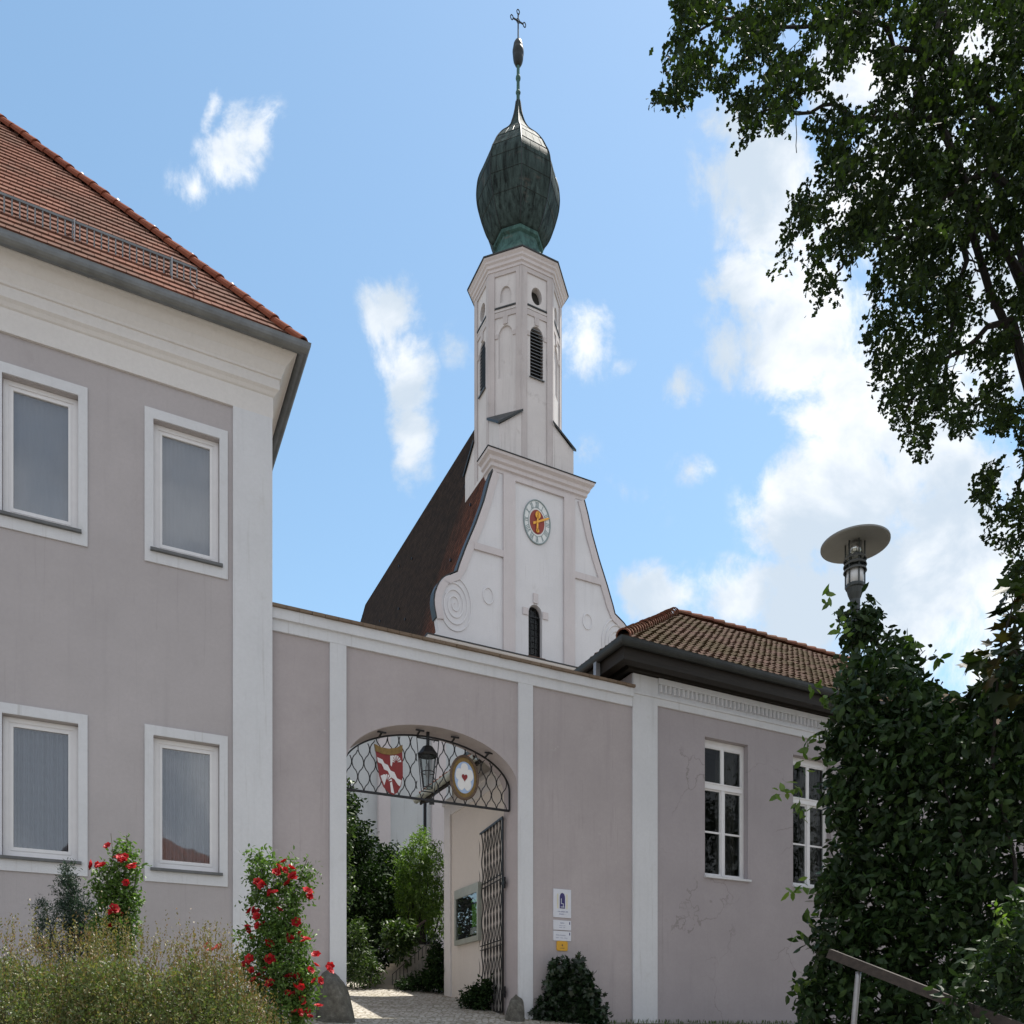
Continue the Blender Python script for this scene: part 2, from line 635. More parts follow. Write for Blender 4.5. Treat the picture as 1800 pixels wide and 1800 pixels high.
M['churchband'] = plaster('pale_rose_render', (0.58, 0.545, 0.55), dirt=(0.40, 0.37, 0.35), dirt_amt=0.5, var=0.07, streak=0.35)
M['tower_band'] = plaster('weathered_rose_render', (0.50, 0.465, 0.46), dirt=(0.27, 0.235, 0.225), dirt_amt=0.75, var=0.12, streak=0.65)
M['church_low'] = plaster('church_lower_render', (0.52, 0.55, 0.56), dirt=(0.32, 0.33, 0.33), dirt_amt=0.6, var=0.08, streak=0.4)
M['courtwall'] = plaster('court_cream_render', (0.64, 0.60, 0.56), dirt=(0.46, 0.42, 0.38), dirt_amt=0.25, var=0.05, streak=0.12)
M['pvc'] = simple('white_window_paint', (0.72, 0.72, 0.74), 0.35, var=0.03)
M['sill'] = simple('grey_sill_slate', (0.10, 0.105, 0.11), 0.45, var=0.2)
M['zinc'] = simple('weathered_zinc', (0.15, 0.16, 0.165), 0.42, 0.55, var=0.25, scale=3)
M['zinc_dark'] = simple('dark_sheet_metal', (0.022, 0.026, 0.027), 0.5, 0.2, var=0.3, scale=3)
M['galv'] = simple('galvanised_steel', (0.30, 0.30, 0.31), 0.45, 0.6, var=0.2)
M['iron'] = simple('black_wrought_iron', (0.018, 0.018, 0.020), 0.4, 0.4, var=0.3, scale=20)
M['tile_left'] = tilemat('red_clay_plain_tiles', [(0.140, 0.056, 0.039), (0.215, 0.098, 0.070), (0.175, 0.075, 0.053), (0.26, 0.135, 0.100)], (0.085, 0.062, 0.050), 0.5)
M['ridge_left'] = tilemat('red_clay_ridge_tiles', [(0.17, 0.05, 0.03), (0.24, 0.08, 0.045), (0.20, 0.065, 0.04)])
M['tile_right'] = tilemat('mossy_brown_tiles', [(0.062, 0.034, 0.026), (0.10, 0.056, 0.042), (0.08, 0.047, 0.037), (0.13, 0.080, 0.062)], (0.050, 0.038, 0.016), 0.85)
M['ridge_right'] = tilemat('weathered_ridge_tiles', [(0.14, 0.05, 0.035), (0.22, 0.095, 0.065), (0.18, 0.08, 0.06)], (0.10, 0.09, 0.05), 0.35)
M['coping_tile'] = tilemat('ochre_coping_tiles', [(0.17, 0.125, 0.09), (0.24, 0.19, 0.145), (0.20, 0.15, 0.115)])
M['darkwood'] = simple('dark_stained_boards', (0.014, 0.011, 0.009), 0.7, var=0.4, scale=5, stretch=(0.4, 4, 8), bstr=0.3)
M['brownwood'] = simple('brown_old_timber', (0.10, 0.065, 0.045), 0.65, var=0.35, scale=5, stretch=(1, 4, 4), bstr=0.3)
M['railwood'] = simple('weathered_handrail_timber', (0.040, 0.030, 0.025), 0.7, var=0.4, scale=7, stretch=(0.6, 5, 5), bstr=0.4)
M['glass'] = glassmat('window_glass', 2.15)
M['glass_dark'] = glassmat('old_window_glass', 1.30, (0.75, 0.78, 0.78))
M['curtain'] = simple('white_net_curtain', (0.21, 0.24, 0.26), 0.9, var=0.08, scale=8)
M['blind'] = simple('grey_roller_blind', (0.24, 0.255, 0.265), 0.8, var=0.06, scale=2)
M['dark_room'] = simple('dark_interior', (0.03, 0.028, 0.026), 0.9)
M['drape'] = simple('beige_drapes', (0.085, 0.075, 0.065), 0.9, var=0.2)
M['copper'] = coppermat('dome_patina', 0.55, (0.008, 0.010, 0.010), (0.074, 0.108, 0.103))
M['copper_green'] = coppermat('green_patina', 1.0, (0.022, 0.040, 0.038), (0.085, 0.17, 0.155))
M['copper_grey'] = coppermat('silvery_patina', 1.0, (0.10, 0.12, 0.12), (0.27, 0.30, 0.28))
M['seam'] = simple('dark_copper_seam', (0.012, 0.016, 0.016), 0.5, 0.3)
M['gold'] = simple('gold_leaf', (0.72, 0.36, 0.05), 0.38, 0.35, var=0.15, scale=12)
M['oldgold'] = simple('aged_gold_paint', (0.20, 0.125, 0.035), 0.45, 0.25, var=0.3, scale=14)
M['clock_red'] = simple('clock_oxide_red', (0.25, 0.040, 0.026), 0.6, var=0.12)
M['clock_ink'] = simple('clock_grey_green_paint', (0.22, 0.28, 0.29), 0.7)
M['clock_face'] = simple('clock_white_face', (0.66, 0.69, 0.69), 0.7, var=0.05)
M['shield_red'] = simple('heraldic_red_paint', (0.20, 0.012, 0.014), 0.45, var=0.15)
M['shield_white'] = simple('heraldic_white_paint', (0.66, 0.66, 0.69), 0.5, var=0.06)
M['rose_white'] = simple('petal_white_paint', (0.72, 0.72, 0.72), 0.5, var=0.04)
M['rose_blue'] = simple('pale_blue_paint', (0.34, 0.46, 0.68), 0.5, var=0.06)
M['sign_white'] = simple('white_enamel_plate', (0.60, 0.62, 0.69), 0.35, var=0.04)
M['sign_ink'] = simple('violet_blue_print', (0.030, 0.022, 0.13), 0.5)
M['sign_grey'] = simple('grey_blue_print', (0.33, 0.35, 0.46), 0.6)
M['sign_yellow'] = simple('yellow_plate', (0.62, 0.33, 0.015), 0.4, var=0.05)
M['sign_cream'] = simple('cream_print', (0.60, 0.57, 0.44), 0.6)
M['lamp_grey'] = simple('lamp_grey_paint', (0.105, 0.11, 0.11), 0.4, 0.3, var=0.15)
M['lamp_hood'] = simple('pale_grey_lamp_paint', (0.19, 0.195, 0.19), 0.45, 0.0, var=0.08)
M['lamp_pole'] = simple('dark_green_grey_paint', (0.035, 0.042, 0.042), 0.45, 0.2)
M['opal'] = simple('white_lamp_diffuser', (0.62, 0.64, 0.66), 0.35, var=0.04)
M['chrome'] = simple('bright_reflector', (0.75, 0.75, 0.76), 0.15, 0.95, var=0.05)
M['board_frame'] = simple('grey_green_aluminium', (0.36, 0.38, 0.34), 0.4, 0.3)
M['poster_green'] = simple('green_poster_paper', (0.17, 0.46, 0.05), 0.6, var=0.08)
M['poster_white'] = simple('white_poster_paper', (0.62, 0.68, 0.62), 0.6, var=0.06)
M['bark'] = simple('oak_bark', (0.022, 0.018, 0.015), 0.9, var=0.45, scale=6, stretch=(3, 3, 0.5), bstr=0.6)
M['stem'] = simple('green_brown_stems', (0.05, 0.045, 0.02), 0.8, var=0.3)
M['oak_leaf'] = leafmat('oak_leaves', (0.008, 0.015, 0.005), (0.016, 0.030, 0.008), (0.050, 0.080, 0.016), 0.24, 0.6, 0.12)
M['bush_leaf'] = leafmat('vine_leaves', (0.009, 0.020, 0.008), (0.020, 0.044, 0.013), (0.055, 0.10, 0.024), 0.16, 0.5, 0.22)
M['maple_leaf'] = leafmat('maple_leaves', (0.010, 0.016, 0.006), (0.018, 0.030, 0.009), (0.05, 0.025, 0.012), 0.22, 0.5, 0.2)
M['ivy_leaf'] = leafmat('ivy_leaves', (0.007, 0.016, 0.008), (0.014, 0.032, 0.012), (0.026, 0.052, 0.018), 0.12, 0.4, 0.5)
M['conifer_leaf'] = leafmat('blue_green_foliage', (0.020, 0.042, 0.030), (0.035, 0.065, 0.045), None, 0.12)
M['rose_leaf'] = leafmat('rose_leaves', (0.045, 0.085, 0.020), (0.085, 0.16, 0.035), (0.14, 0.22, 0.05), 0.3)
M['rose_petal'] = leafmat('red_rose_petals', (0.26, 0.004, 0.010), (0.44, 0.008, 0.016), (0.55, 0.02, 0.025), 0.18, 0.5)
M['hedge_leaf'] = leafmat('privet_leaves', (0.065, 0.095, 0.032), (0.12, 0.155, 0.058), (0.26, 0.17, 0.10), 0.32)
M['hedge_tip'] = leafmat('reddish_shoot_tips', (0.20, 0.085, 0.05), (0.12, 0.145, 0.05), (0.26, 0.17, 0.10), 0.30)
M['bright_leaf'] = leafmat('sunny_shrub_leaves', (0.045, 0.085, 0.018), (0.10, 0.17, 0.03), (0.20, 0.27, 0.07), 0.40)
M['mid_leaf'] = leafmat('court_shrub_leaves', (0.016, 0.035, 0.010), (0.040, 0.075, 0.018), (0.10, 0.15, 0.035), 0.25)
M['dark_leaf'] = leafmat('dark_yard_leaves', (0.008, 0.018, 0.007), (0.016, 0.036, 0.010), (0.035, 0.065, 0.016), 0.15, 0.6, 0.12)
M['grass_leaf'] = leafmat('grass_blades', (0.05, 0.085, 0.02), (0.09, 0.13, 0.035), None, 0.25)


def stone_mat():
    m, nt, b = new_mat('mossy_granite')
    n1 = noise(nt, 7, 8, 0.7)
    col = ramp(nt, n1, [(0.3, (0.045, 0.042, 0.036)), (0.55, (0.12, 0.115, 0.10)), (0.75, (0.22, 0.21, 0.19))])
    n2 = noise(nt, 2.2, 5, 0.6)
    col = mixc(nt, ramp(nt, n2, [(0.5, (0, 0, 0)), (0.7, (0.6, 0.6, 0.6))]), col, (0.06, 0.055, 0.03))
    nt.links.new(col, b.inputs['Base Color'])
    b.inputs['Roughness'].default_value = 0.9
    bump(nt, b, n1, 0.8, 0.04)
    return m


def cobble_mat():
    m, nt, b = new_mat('granite_setts')
    t = nd(nt, 'ShaderNodeTexCoord')
    v = nd(nt, 'ShaderNodeTexVoronoi', feature='DISTANCE_TO_EDGE')
    v.inputs['Scale'].default_value = 8.5
    v.inputs['Randomness'].default_value = 0.7
    nt.links.new(t.outputs['Object'], v.inputs['Vector'])
    v2 = nd(nt, 'ShaderNodeTexVoronoi')
    v2.inputs['Scale'].default_value = 8.5
    v2.inputs['Randomness'].default_value = 0.7
    nt.links.new(t.outputs['Object'], v2.inputs['Vector'])
    bw = nd(nt, 'ShaderNodeSeparateColor')
    nt.links.new(v2.outputs['Color'], bw.inputs[0])
    col = ramp(nt, bw.outputs[0], [(0.0, (0.30, 0.275, 0.24)), (0.5, (0.42, 0.39, 0.345)), (1.0, (0.50, 0.47, 0.43))])
    j = ramp(nt, v.outputs['Distance'], [(0.03, (0, 0, 0)), (0.14, (1, 1, 1))])
    col = mixc(nt, j, (0.19, 0.165, 0.12), col)
    n = noise(nt, 0.8, 6, 0.65)
    col = mixc(nt, ramp(nt, n, [(0.52, (0, 0, 0)), (0.75, (0.5, 0.5, 0.5))]), col, (0.17, 0.15, 0.07))
    nt.links.new(col, b.inputs['Base Color'])
    b.inputs['Roughness'].default_value = 0.85
    bump(nt, b, j, 0.5, 0.03)
    return m


def soil_mat():
    m, nt, b = new_mat('grass_and_soil')
    n = noise(nt, 1.4, 8, 0.7)
    col = ramp(nt, n, [(0.35, (0.15, 0.13, 0.105)), (0.55, (0.20, 0.18, 0.15)), (0.78, (0.12, 0.12, 0.07))])
    nt.links.new(col, b.inputs['Base Color'])
    b.inputs['Roughness'].default_value = 0.95
    bump(nt, b, noise(nt, 25, 5, 0.7), 0.7, 0.05)
    return m


def church_roof_mat():
    m, nt, b = new_mat('old_church_roof_tiles')
    t = nd(nt, 'ShaderNodeTexCoord')
    br = nd(nt, 'ShaderNodeTexBrick')
    br.inputs['Scale'].default_value = 1.0
    br.inputs['Brick Width'].default_value = 0.28
    br.inputs['Row Height'].default_value = 0.30
    br.inputs['Mortar Size'].default_value = 0.02
    br.inputs['Color1'].default_value = (0.026, 0.018, 0.013, 1)
    br.inputs['Color2'].default_value = (0.050, 0.032, 0.022, 1)
    br.inputs['Mortar'].default_value = (0.010, 0.009, 0.008, 1)
    nt.links.new(t.outputs['UV'], br.inputs['Vector'])
    sx = nd(nt, 'ShaderNodeSeparateXYZ')
    nt.links.new(t.outputs['UV'], sx.inputs[0])
    n = noise(nt, 1.0, 6, 0.65, (1.5, 0.16, 1), 'UV')
    ad = nd(nt, 'ShaderNodeMath', operation='MULTIPLY_ADD')
    nt.links.new(n, ad.inputs[0])
    ad.inputs[1].default_value = 9.0
    nt.links.new(sx.outputs[0], ad.inputs[2])
    mr = nd(nt, 'ShaderNodeMapRange')
    mr.inputs[1].default_value = 10.0
    mr.inputs[2].default_value = 4.6
    nt.links.new(ad.outputs[0], mr.inputs[0])
    col = mixc(nt, mr.outputs[0], br.outputs['Color'], mixc(nt, 1.0, br.outputs['Color'], (3.4, 1.9, 1.6), 'MULTIPLY'))
    nt.links.new(col, b.inputs['Base Color'])
    b.inputs['Roughness'].default_value = 0.95
    b.inputs['Specular IOR Level'].default_value = 0.04
    bump(nt, b, br.outputs['Fac'], -0.4, 0.03)
    return m


M['stone'] = stone_mat()
M['concrete'] = plaster('worn_step_stone', (0.34, 0.31, 0.27), dirt_amt=0.5)
M['cobble'] = cobble_mat()
M['soil'] = soil_mat()
M['church_roof'] = church_roof_mat()

# ------------------------------------------------------------------ leaves
LEAF = {
    'oval': ([(0, 0, 0), (0.22, 0.30, 0.05), (0.20, 0.66, 0.05), (0, 1, -0.03), (-0.20, 0.66, 0.05), (-0.22, 0.30, 0.05)], [(0, 1, 2, 3), (0, 3, 4, 5)]),
    'narrow': ([(0, 0, 0), (0.13, 0.30, 0.04), (0.11, 0.68, 0.03), (0, 1, -0.05), (-0.11, 0.68, 0.03), (-0.13, 0.30, 0.04)], [(0, 1, 2, 3), (0, 3, 4, 5)]),
    'oak': ([(0, 0, 0), (0.10, 0.18, 0.02), (0.27, 0.34, 0.05), (0.16, 0.48, 0.03), (0.33, 0.66, 0.06), (0.16, 0.80, 0.03), (0.0, 1.0, -0.04),
             (-0.16, 0.80, 0.03), (-0.33, 0.66, 0.06), (-0.16, 0.48, 0.03), (-0.27, 0.34, 0.05), (-0.10, 0.18, 0.02)],
            [(0, 1, 2, 3, 4, 5, 6), (0, 6, 7, 8, 9, 10, 11)]),
    'maple': ([(0, 0, 0), (0.18, 0.10, 0.02), (0.50, 0.12, 0.06), (0.30, 0.36, 0.04), (0.48, 0.66, 0.06), (0.16, 0.62, 0.02), (0.0, 1.0, -0.05),
               (-0.16, 0.62, 0.02), (-0.48, 0.66, 0.06), (-0.30, 0.36, 0.04), (-0.50, 0.12, 0.06), (-0.18, 0.10, 0.02)],
              [(0, 1, 2, 3, 4, 5, 6), (0, 6, 7, 8, 9, 10, 11)]),
}


def unit(a):
    return a / np.maximum(np.linalg.norm(a, axis=1, keepdims=True), 1e-9)


def leaf_mesh(name, P, D, N, S, kind, mat, parent=None, smooth=True):
    """one mesh of many leaves: positions, stalk directions, face normals, lengths"""
    tv, tf = LEAF[kind]
    tv = np.array(tv, float)
    n, k = len(P), len(tv)
    D = unit(D)
    X = unit(np.cross(D, N))
    Nn = np.cross(X, D)
    V = P[:, None, :] + S[:, None, None] * (tv[None, :, 0:1] * X[:, None, :] + tv[None, :, 1:2] * D[:, None, :] + tv[None, :, 2:3] * Nn[:, None, :])
    V = V.reshape(-1, 3)
    loops, starts, tot = [], [], []
    base = (np.arange(n) * k)[:, None]
    L = np.concatenate([base + np.array(f)[None, :] for f in tf], axis=1).reshape(-1)
    per = [len(f) for f in tf]
    tot = np.tile(per, n)
    starts = np.concatenate([[0], np.cumsum(tot)[:-1]])
    me = bpy.data.meshes.new(name)
    me.vertices.add(len(V))
    me.vertices.foreach_set('co', V.astype(np.float32).reshape(-1))
    me.loops.add(len(L))
    me.loops.foreach_set('vertex_index', L.astype(np.int32))
    me.polygons.add(len(tot))
    me.polygons.foreach_set('loop_start', starts.astype(np.int32))
    me.polygons.foreach_set('loop_total', tot.astype(np.int32))
    me.update(calc_edges=True)
    if smooth:
        me.polygons.foreach_set('use_smooth', np.ones(len(tot), bool))
    me.materials.append(mat)
    o = bpy.data.objects.new(name, me)
    return link(o, parent)


def sprigs(C, per, spread, size, droop=0.5, out=None, jitter=0.35, flat=0.6):
    """leaf positions round sprig centres C; each sprig is a short twig with leaves set along it"""
    m = len(C)
    ax = rng.normal(size=(m, 3))
    if out is not None:
        ax = ax * 0.7 + out
    ax[:, 2] -= droop
    ax = unit(ax)
    t = rng.uniform(-0.5, 0.5, size=(m, per))
    P = C[:, None, :] + ax[:, None, :] * (t[..., None] * spread * 1.6) + rng.normal(size=(m, per, 3)) * spread * 0.28
    D = ax[:, None, :] * 0.7 + rng.normal(size=(m, per, 3)) * 0.75
    D[..., 2] -= droop * 0.4
    N = rng.normal(size=(m, per, 3)) * (1 - flat)
    N[..., 2] += flat
    S = size * rng.uniform(0.65, 1.25, size=(m, per))
    return P.reshape(-1, 3), D.reshape(-1, 3), N.reshape(-1, 3), S.reshape(-1)


def blob_points(blobs, n, shell=0.55):
    """points in a union of ellipsoids, denser towards their surfaces"""
    vol = np.array([b[3] * b[4] * b[5] for b in blobs]) ** 0.75
    idx = rng.choice(len(blobs), size=n, p=vol / vol.sum())
    B = np.array(blobs, float)[idx]
    d = unit(rng.normal(size=(n, 3)))
    r = rng.uniform(0, 1, size=(n, 1)) ** (1 / 3)
    r = shell + (1 - shell) * r
    lump = 1 + 0.16 * np.sin(d[:, 0:1] * 5 + B[:, 0:1] * 3) + 0.14 * np.sin(d[:, 2:3] * 7 + B[:, 1:2] * 5)
    return B[:, :3] + d * r * lump * B[:, 3:6], d


def in_poly(poly, pts):
    x, y = pts[:, 0], pts[:, 1]
    inside = np.zeros(len(pts), bool)
    n = len(poly)
    for i in range(n):
        x1, y1 = poly[i]
        x2, y2 = poly[(i + 1) % n]
        c = ((y1 > y) != (y2 > y)) & (x < (x2 - x1) * (y - y1) / (y2 - y1 + 1e-12) + x1)
        inside ^= c
    return inside


def poly_points(poly, n, holes=()):
    poly = np.array(poly, float)
    lo, hi = poly.min(0), poly.max(0)
    out = []
    tot = 0
    while tot < n:
        p = rng.uniform(lo, hi, size=(n * 2, 2))
        k = in_poly(poly, p)
        for h in holes:
            k &= ~in_poly(np.array(h, float), p)
        out.append(p[k])
        tot += k.sum()
    return np.concatenate(out)[:n]


def limb(mb, a, b, r0, r1, wob=0.12, n=7, seg=7, sag=0.0):
    a, b = Vector(a), Vector(b)
    L = (b - a).length
    pts, rs = [], []
    o = Vector((0, 0, 0))
    for i in range(seg + 1):
        t = i / seg
        if 0 < i < seg:
            o = o * 0.6 + Vector([random.uniform(-1, 1) for _ in range(3)]) * wob * L * 0.12
        else:
            o = Vector((0, 0, 0))
        pts.append(a.lerp(b, t) + o + Vector((0, 0, sag * L * math.sin(math.pi * t))))
        rs.append(r0 + (r1 - r0) * t)
    mb.tube(pts, rs, n)
    return pts


# ------------------------------------------------------------------ ground and paving
def sheet(name, mat, x0, x1, y0, y1, nx, ny, lift, frame=None, smooth=True):
    vs, fs = [], []
    for j in range(ny + 1):
        for i in range(nx + 1):
            x, y = x0 + (x1 - x0) * i / nx, y0 + (y1 - y0) * j / ny
            if frame:
                x, y = l2w(frame, x, y)
            vs.append((x, y, G(x, y) + lift))
    for j in range(ny):
        for i in range(nx):
            a = j * (nx + 1) + i
            fs.append((a, a + 1, a + nx + 2, a + nx + 1))
    mb = MB()
    mb.v, mb.f = vs, fs
    return mb.build(name, mat, None, smooth, fix=False)


g = sheet('ground', M['soil'], -220, 220, -150, 290, 220, 220, -0.03)
tag(g, kind='structure')
p = sheet('courtyard_paving', M['cobble'], -3.0, 6.4, -7, 9.2, 60, 100, 0.03, PW)
tag(p, kind='structure')

# ------------------------------------------------------------------ tiled roof helper
def tiles(mb, O, U, V, Nn, rows, rowh, tw, urange, lift=0.03, thick=0.02, jit=0.006, curve=0.0):
    """rows of separate tiles on a slope: O eave point, U along the eave, V up the slope, Nn the slope normal"""
    O, U, V, Nn = Vector(O), Vector(U).normalized(), Vector(V).normalized(), Vector(Nn).normalized()
    for r in range(rows):
        v0 = r * rowh
        rng_u = urange(v0 + rowh * 0.5)
        if rng_u is None or rng_u[1] - rng_u[0] < 0.02:
            continue
        ua, ub = rng_u
        k0 = math.floor(ua / tw) - 1
        k1 = math.ceil(ub / tw) + 1
        for k in range(k0, k1):
            u0 = (k + 0.5 * (r % 2) * (0 if curve else 1)) * tw
            u1 = u0 + tw * 0.97
            u0, u1 = max(u0, ua), min(u1, ub)
            if u1 - u0 < 0.15 * tw:
                continue
            j = random.uniform(-jit, jit)
            jv = random.uniform(-jit, jit) * 1.5
            lo, up = lift + j, 0.004 + j * 0.3
            va, vb = v0 + jv, v0 + rowh * 1.12
            if curve:
                m = 4
                vs = []
                for (vv, h0) in ((va, lo), (vb, up)):
                    for q in range(m + 1):
                        s = q / m
                        hh = h0 + curve * math.sin(math.pi * s) - thick
                        vs.append(O + U * (u0 + (u1 - u0) * s) + V * vv + Nn * hh)
                for q in range(m + 1):
                    s = q / m
                    hh = lo + curve * math.sin(math.pi * s) * 0.25 - thick * 2.2
                    vs.append(O + U * (u0 + (u1 - u0) * s) + V * va + Nn * hh)
                fs = [(q, q + 1, m + 2 + q, m + 1 + q) for q in range(m)]
                fs += [(2 * m + 2 + q, 2 * m + 3 + q, q + 1, q) for q in range(m)]
                mb.add(vs, fs)
            else:
                um = (u0 + u1) / 2
                drop = rowh * 0.03
                P = lambda u, v, h: O + U * u + V * v + Nn * h
                vs = [P(u0, va, lo), P(um, va - drop, lo), P(u1, va, lo), P(u1, vb, up), P(u0, vb, up),
                      P(u0, va, lo - thick), P(um, va - drop, lo - thick), P(u1, va, lo - thick)]
                mb.add(vs, [(0, 1, 2, 3, 4), (5, 6, 1, 0), (6, 7, 2, 1)])
    return mb


def ridge_tiles(mb, a, b, r, step, up=(0, 0, 1), taper=0.82):
    """half-round tiles overlapped along a ridge or hip from a (low) to b (high)"""
    a, b = Vector(a), Vector(b)
    d = (b - a).normalized()
    sd = d.cross(Vector(up)).normalized()
    u = sd.cross(d)
    n = int((b - a).length / step)
    for i in range(n):
        p0 = a + d * (i * step - 0.03)
        p1 = a + d * ((i + 1) * step + 0.02)
        vs = []
        jj = random.uniform(-0.012, 0.012)
        for (p, rr) in ((p0, r), (p1, r * taper)):
            for k in range(9):
                t = math.pi * (-0.08 + 1.16 * k / 8)
                vs.append(p + sd * (math.cos(t) * rr) + u * (math.sin(t) * rr * 0.95 + jj))
        for k in range(9):
            t = math.pi * (-0.08 + 1.16 * k / 8)
            vs.append(p0 + sd * (math.cos(t) * r * 0.80) + u * (math.sin(t) * r * 0.76 + jj))
        fs = [(k, k + 1, 9 + k + 1, 9 + k) for k in range(8)] + [(18 + k, 18 + k + 1, k + 1, k) for k in range(8)]
        mb.add(vs, fs)
    return mb


# ================================================================== LEFT HOUSE
house = thing('grey_house', 'tall grey-mauve house with white corner strip, red hipped tile roof and four plain windows', 'house', (PW[0], PW[1], 0), TH)
XL = -16.0       # far left end
DEP = 11.0
ZB = EYE - 1.2
zf = on_y(PW, 409, 716)[1]                 # underside of the frieze
zc0 = on_y(PW, 477, 700)[1]
TRIMW = 0.165
wins = []
ur0, ur1 = on_y(PW, 254, 717)[0], on_y(PW, 400, 717)[0]
wid = ur1 - ur0
ztU = (on_y(PW, 257, 717)[1] + on_y(PW, 401, 759)[1]) / 2
zbU = (on_y(PW, 252, 987)[1] + on_y(PW, 399, 1018)[1]) / 2
ztL = (on_y(PW, 248, 1272)[1] + on_y(PW, 396, 1295)[1]) / 2
zbL = (on_y(PW, 246, 1548)[1] + on_y(PW, 395, 1559)[1]) / 2
ul1 = on_y(PW, 154, 700)[0]
pitch = ur1 - ul1
cols = [ur0, ul1 - wid]
for rix, (zt, zb) in enumerate(((ztU, zbU), (ztL, zbL))):
    for cx0 in cols:
        wins.append((cx0, cx0 + wid, zb, zt, rix))
# wall with openings, as blocks round the windows
mb = MB()
TW = 0.138
xs = [XL] + sorted({w[0] + TW for w in wins} | {w[1] - TW for w in wins}) + [-0.02]
ops = [(w[0] + TW, w[1] - TW, w[2] + 0.235, w[3] - 0.175) for w in wins]
zs = sorted({ZB, zf} | {o[2] for o in ops} | {o[3] for o in ops})
for i in range(len(xs) - 1):
    for j in range(len(zs) - 1):
        xm, zm = (xs[i] + xs[i + 1]) / 2, (zs[j] + zs[j + 1]) / 2
        if any(o[0] < xm < o[1] and o[2] < zm < o[3] for o in ops):
            continue
        mb.box(xs[i], xs[i + 1], 0, 0.32, zs[j], zs[j + 1])
mb.box(-0.32, -0.02, 0.32, DEP, ZB, zf)
mb.box(XL, XL + 0.3, 0.32, DEP, ZB, zf)
mb.box(XL + 0.3, -0.32, DEP - 0.3, DEP, ZB, zf)
mb.box(XL + 0.3, -0.32, 0.32, DEP - 0.3, zf - 0.3, zf)
mb.box(XL + 0.3, -0.32, 0.32, DEP - 0.3, (zbU + ztL) / 2 - 0.15, (zbU + ztL) / 2 + 0.15)
mb.build('wall', M['wall'], house)
x409 = on_y(PW, 409, 1000)[0]
mb = MB()
mb.box(x409, 0.03, -0.045, -0.001, ZB, zf)
mb.box(-0.019, 0.03, -0.001, 0.7, ZB, zf)
mb.build('corner_pilaster', M['trim'], house)

path = [lambda o: (XL, -o), lambda o: (o, -o), lambda o: (o, DEP + o), lambda o: (XL, DEP + o)]


def zat(px, py, o):          # height of a cornice corner seen at a pixel, with outset o
    X, Y = l2w(PW, o, -o)
    return EYE + (HOR - py) / F * Y


mb = MB()
z1, z2, z3, z4, z5 = zat(477, 700, .03), zat(492, 686, .13), zat(492, 669, .14), zat(497, 663, .17), zat(515, 624, .34)
prof = [(-0.3, zf), (0.045, zf), (0.045, z1), (0.07, z1 + 0.02), (0.10, z1 + 0.07), (0.14, z2), (0.14, z3), (0.165, z3 + 0.01), (0.17, z3 + 0.05),
        (0.20, z4 + 0.06), (0.24, z4 + 0.17), (0.30, z5 - 0.10), (0.36, z5 - 0.03), (0.40, z5), (0.40, z5 + 0.07), (-0.3, z5 + 0.07)]
mb.sweep(prof, path)
mb.build('cornice', M['cornice'], house)
# gutter: half-round trough swept round the eaves
zg = zat(546, 606, 0.60)
mb = MB()
gp = [(0.50 + 0.105 * math.cos(t), zg + 0.01 + 0.15 * math.sin(t)) for t in [math.pi + math.pi * i / 10 for i in range(11)]]
gp += [(0.61, zg + 0.025), (0.585, zg + 0.025)] + [(0.50 + 0.085 * math.cos(t), zg + 0.01 + 0.125 * math.sin(t)) for t in [2 * math.pi - math.pi * i / 10 for i in range(11)]]
mb.sweep(gp, path)
for xx in (on_y(PW, 153, 500, -0.6)[0], on_y(PW, 320, 500, -0.6)[0], 0.12, -4.3, -6.5):
    sp = [(o_ + (o_ - 0.5) * 0.06, z_ + (z_ - zg - 0.01) * 0.06) for (o_, z_) in gp[:11]]
    mb.sweep(sp + [(0.5, zg - 0.05)], [lambda o, xx=xx: (xx, -o), lambda o, xx=xx: (xx + 0.03, -o)])
mb.build('gutter', M['zinc'], house, smooth=False)
# roof
EO = 0.52
SL = 1.27
ze = zg + 0.02
half = DEP / 2 + EO
RIDGEX = EO - half
mb = MB()
ln = math.hypot(1, SL)
rows = int(half * ln / 0.225)
V3 = Vector((0, 1, SL)).normalized()
RH = 0.27
rows = int(half * ln / RH)
tiles(mb, (0, -EO, ze), (1, 0, 0), V3, Vector((0, -SL, 1)), rows, RH, 0.19, lambda v: (max(XL, -11.0), EO - v / ln - 0.02), 0.032, 0.030, 0.0022)
tiles(mb, (EO, 0, ze), (0, 1, 0), Vector((-1, 0, SL)), Vector((SL, 0, 1)), rows, RH, 0.19, lambda v: (-EO + v / ln + 0.02, DEP + EO - v / ln), 0.045, 0.028, 0.008)
zr = ze + half * SL
# closed under-roof carrying the tiles
E = [(XL, -EO, ze - 0.02), (EO, -EO, ze - 0.02), (EO, DEP + EO, ze - 0.02), (XL, DEP + EO, ze - 0.02), (RIDGEX, half - EO, zr - 0.02), (XL, half - EO, zr - 0.02)]
mb.add(E, [(0, 1, 4, 5), (1, 2, 4), (2, 3, 5, 4), (0, 3, 2, 1), (0, 5, 3)])
roof = mb.build('roof', M['tile_left'], house)
mb = MB()
hipa, hipb = Vector((EO - 0.05, -EO + 0.05, ze + 0.06)), Vector((RIDGEX, half - EO, zr + 0.05))
ridge_tiles(mb, hipa, hipb, 0.125, 0.40)
ridge_tiles(mb, hipb, (XL, half - EO, zr + 0.05), 0.125, 0.40)
mb.build('hip_tiles', M['ridge_left'], roof, smooth=False)
dh = (hipb - hipa).normalized()
upv = Vector((0, 0, 1))
nclip = 0
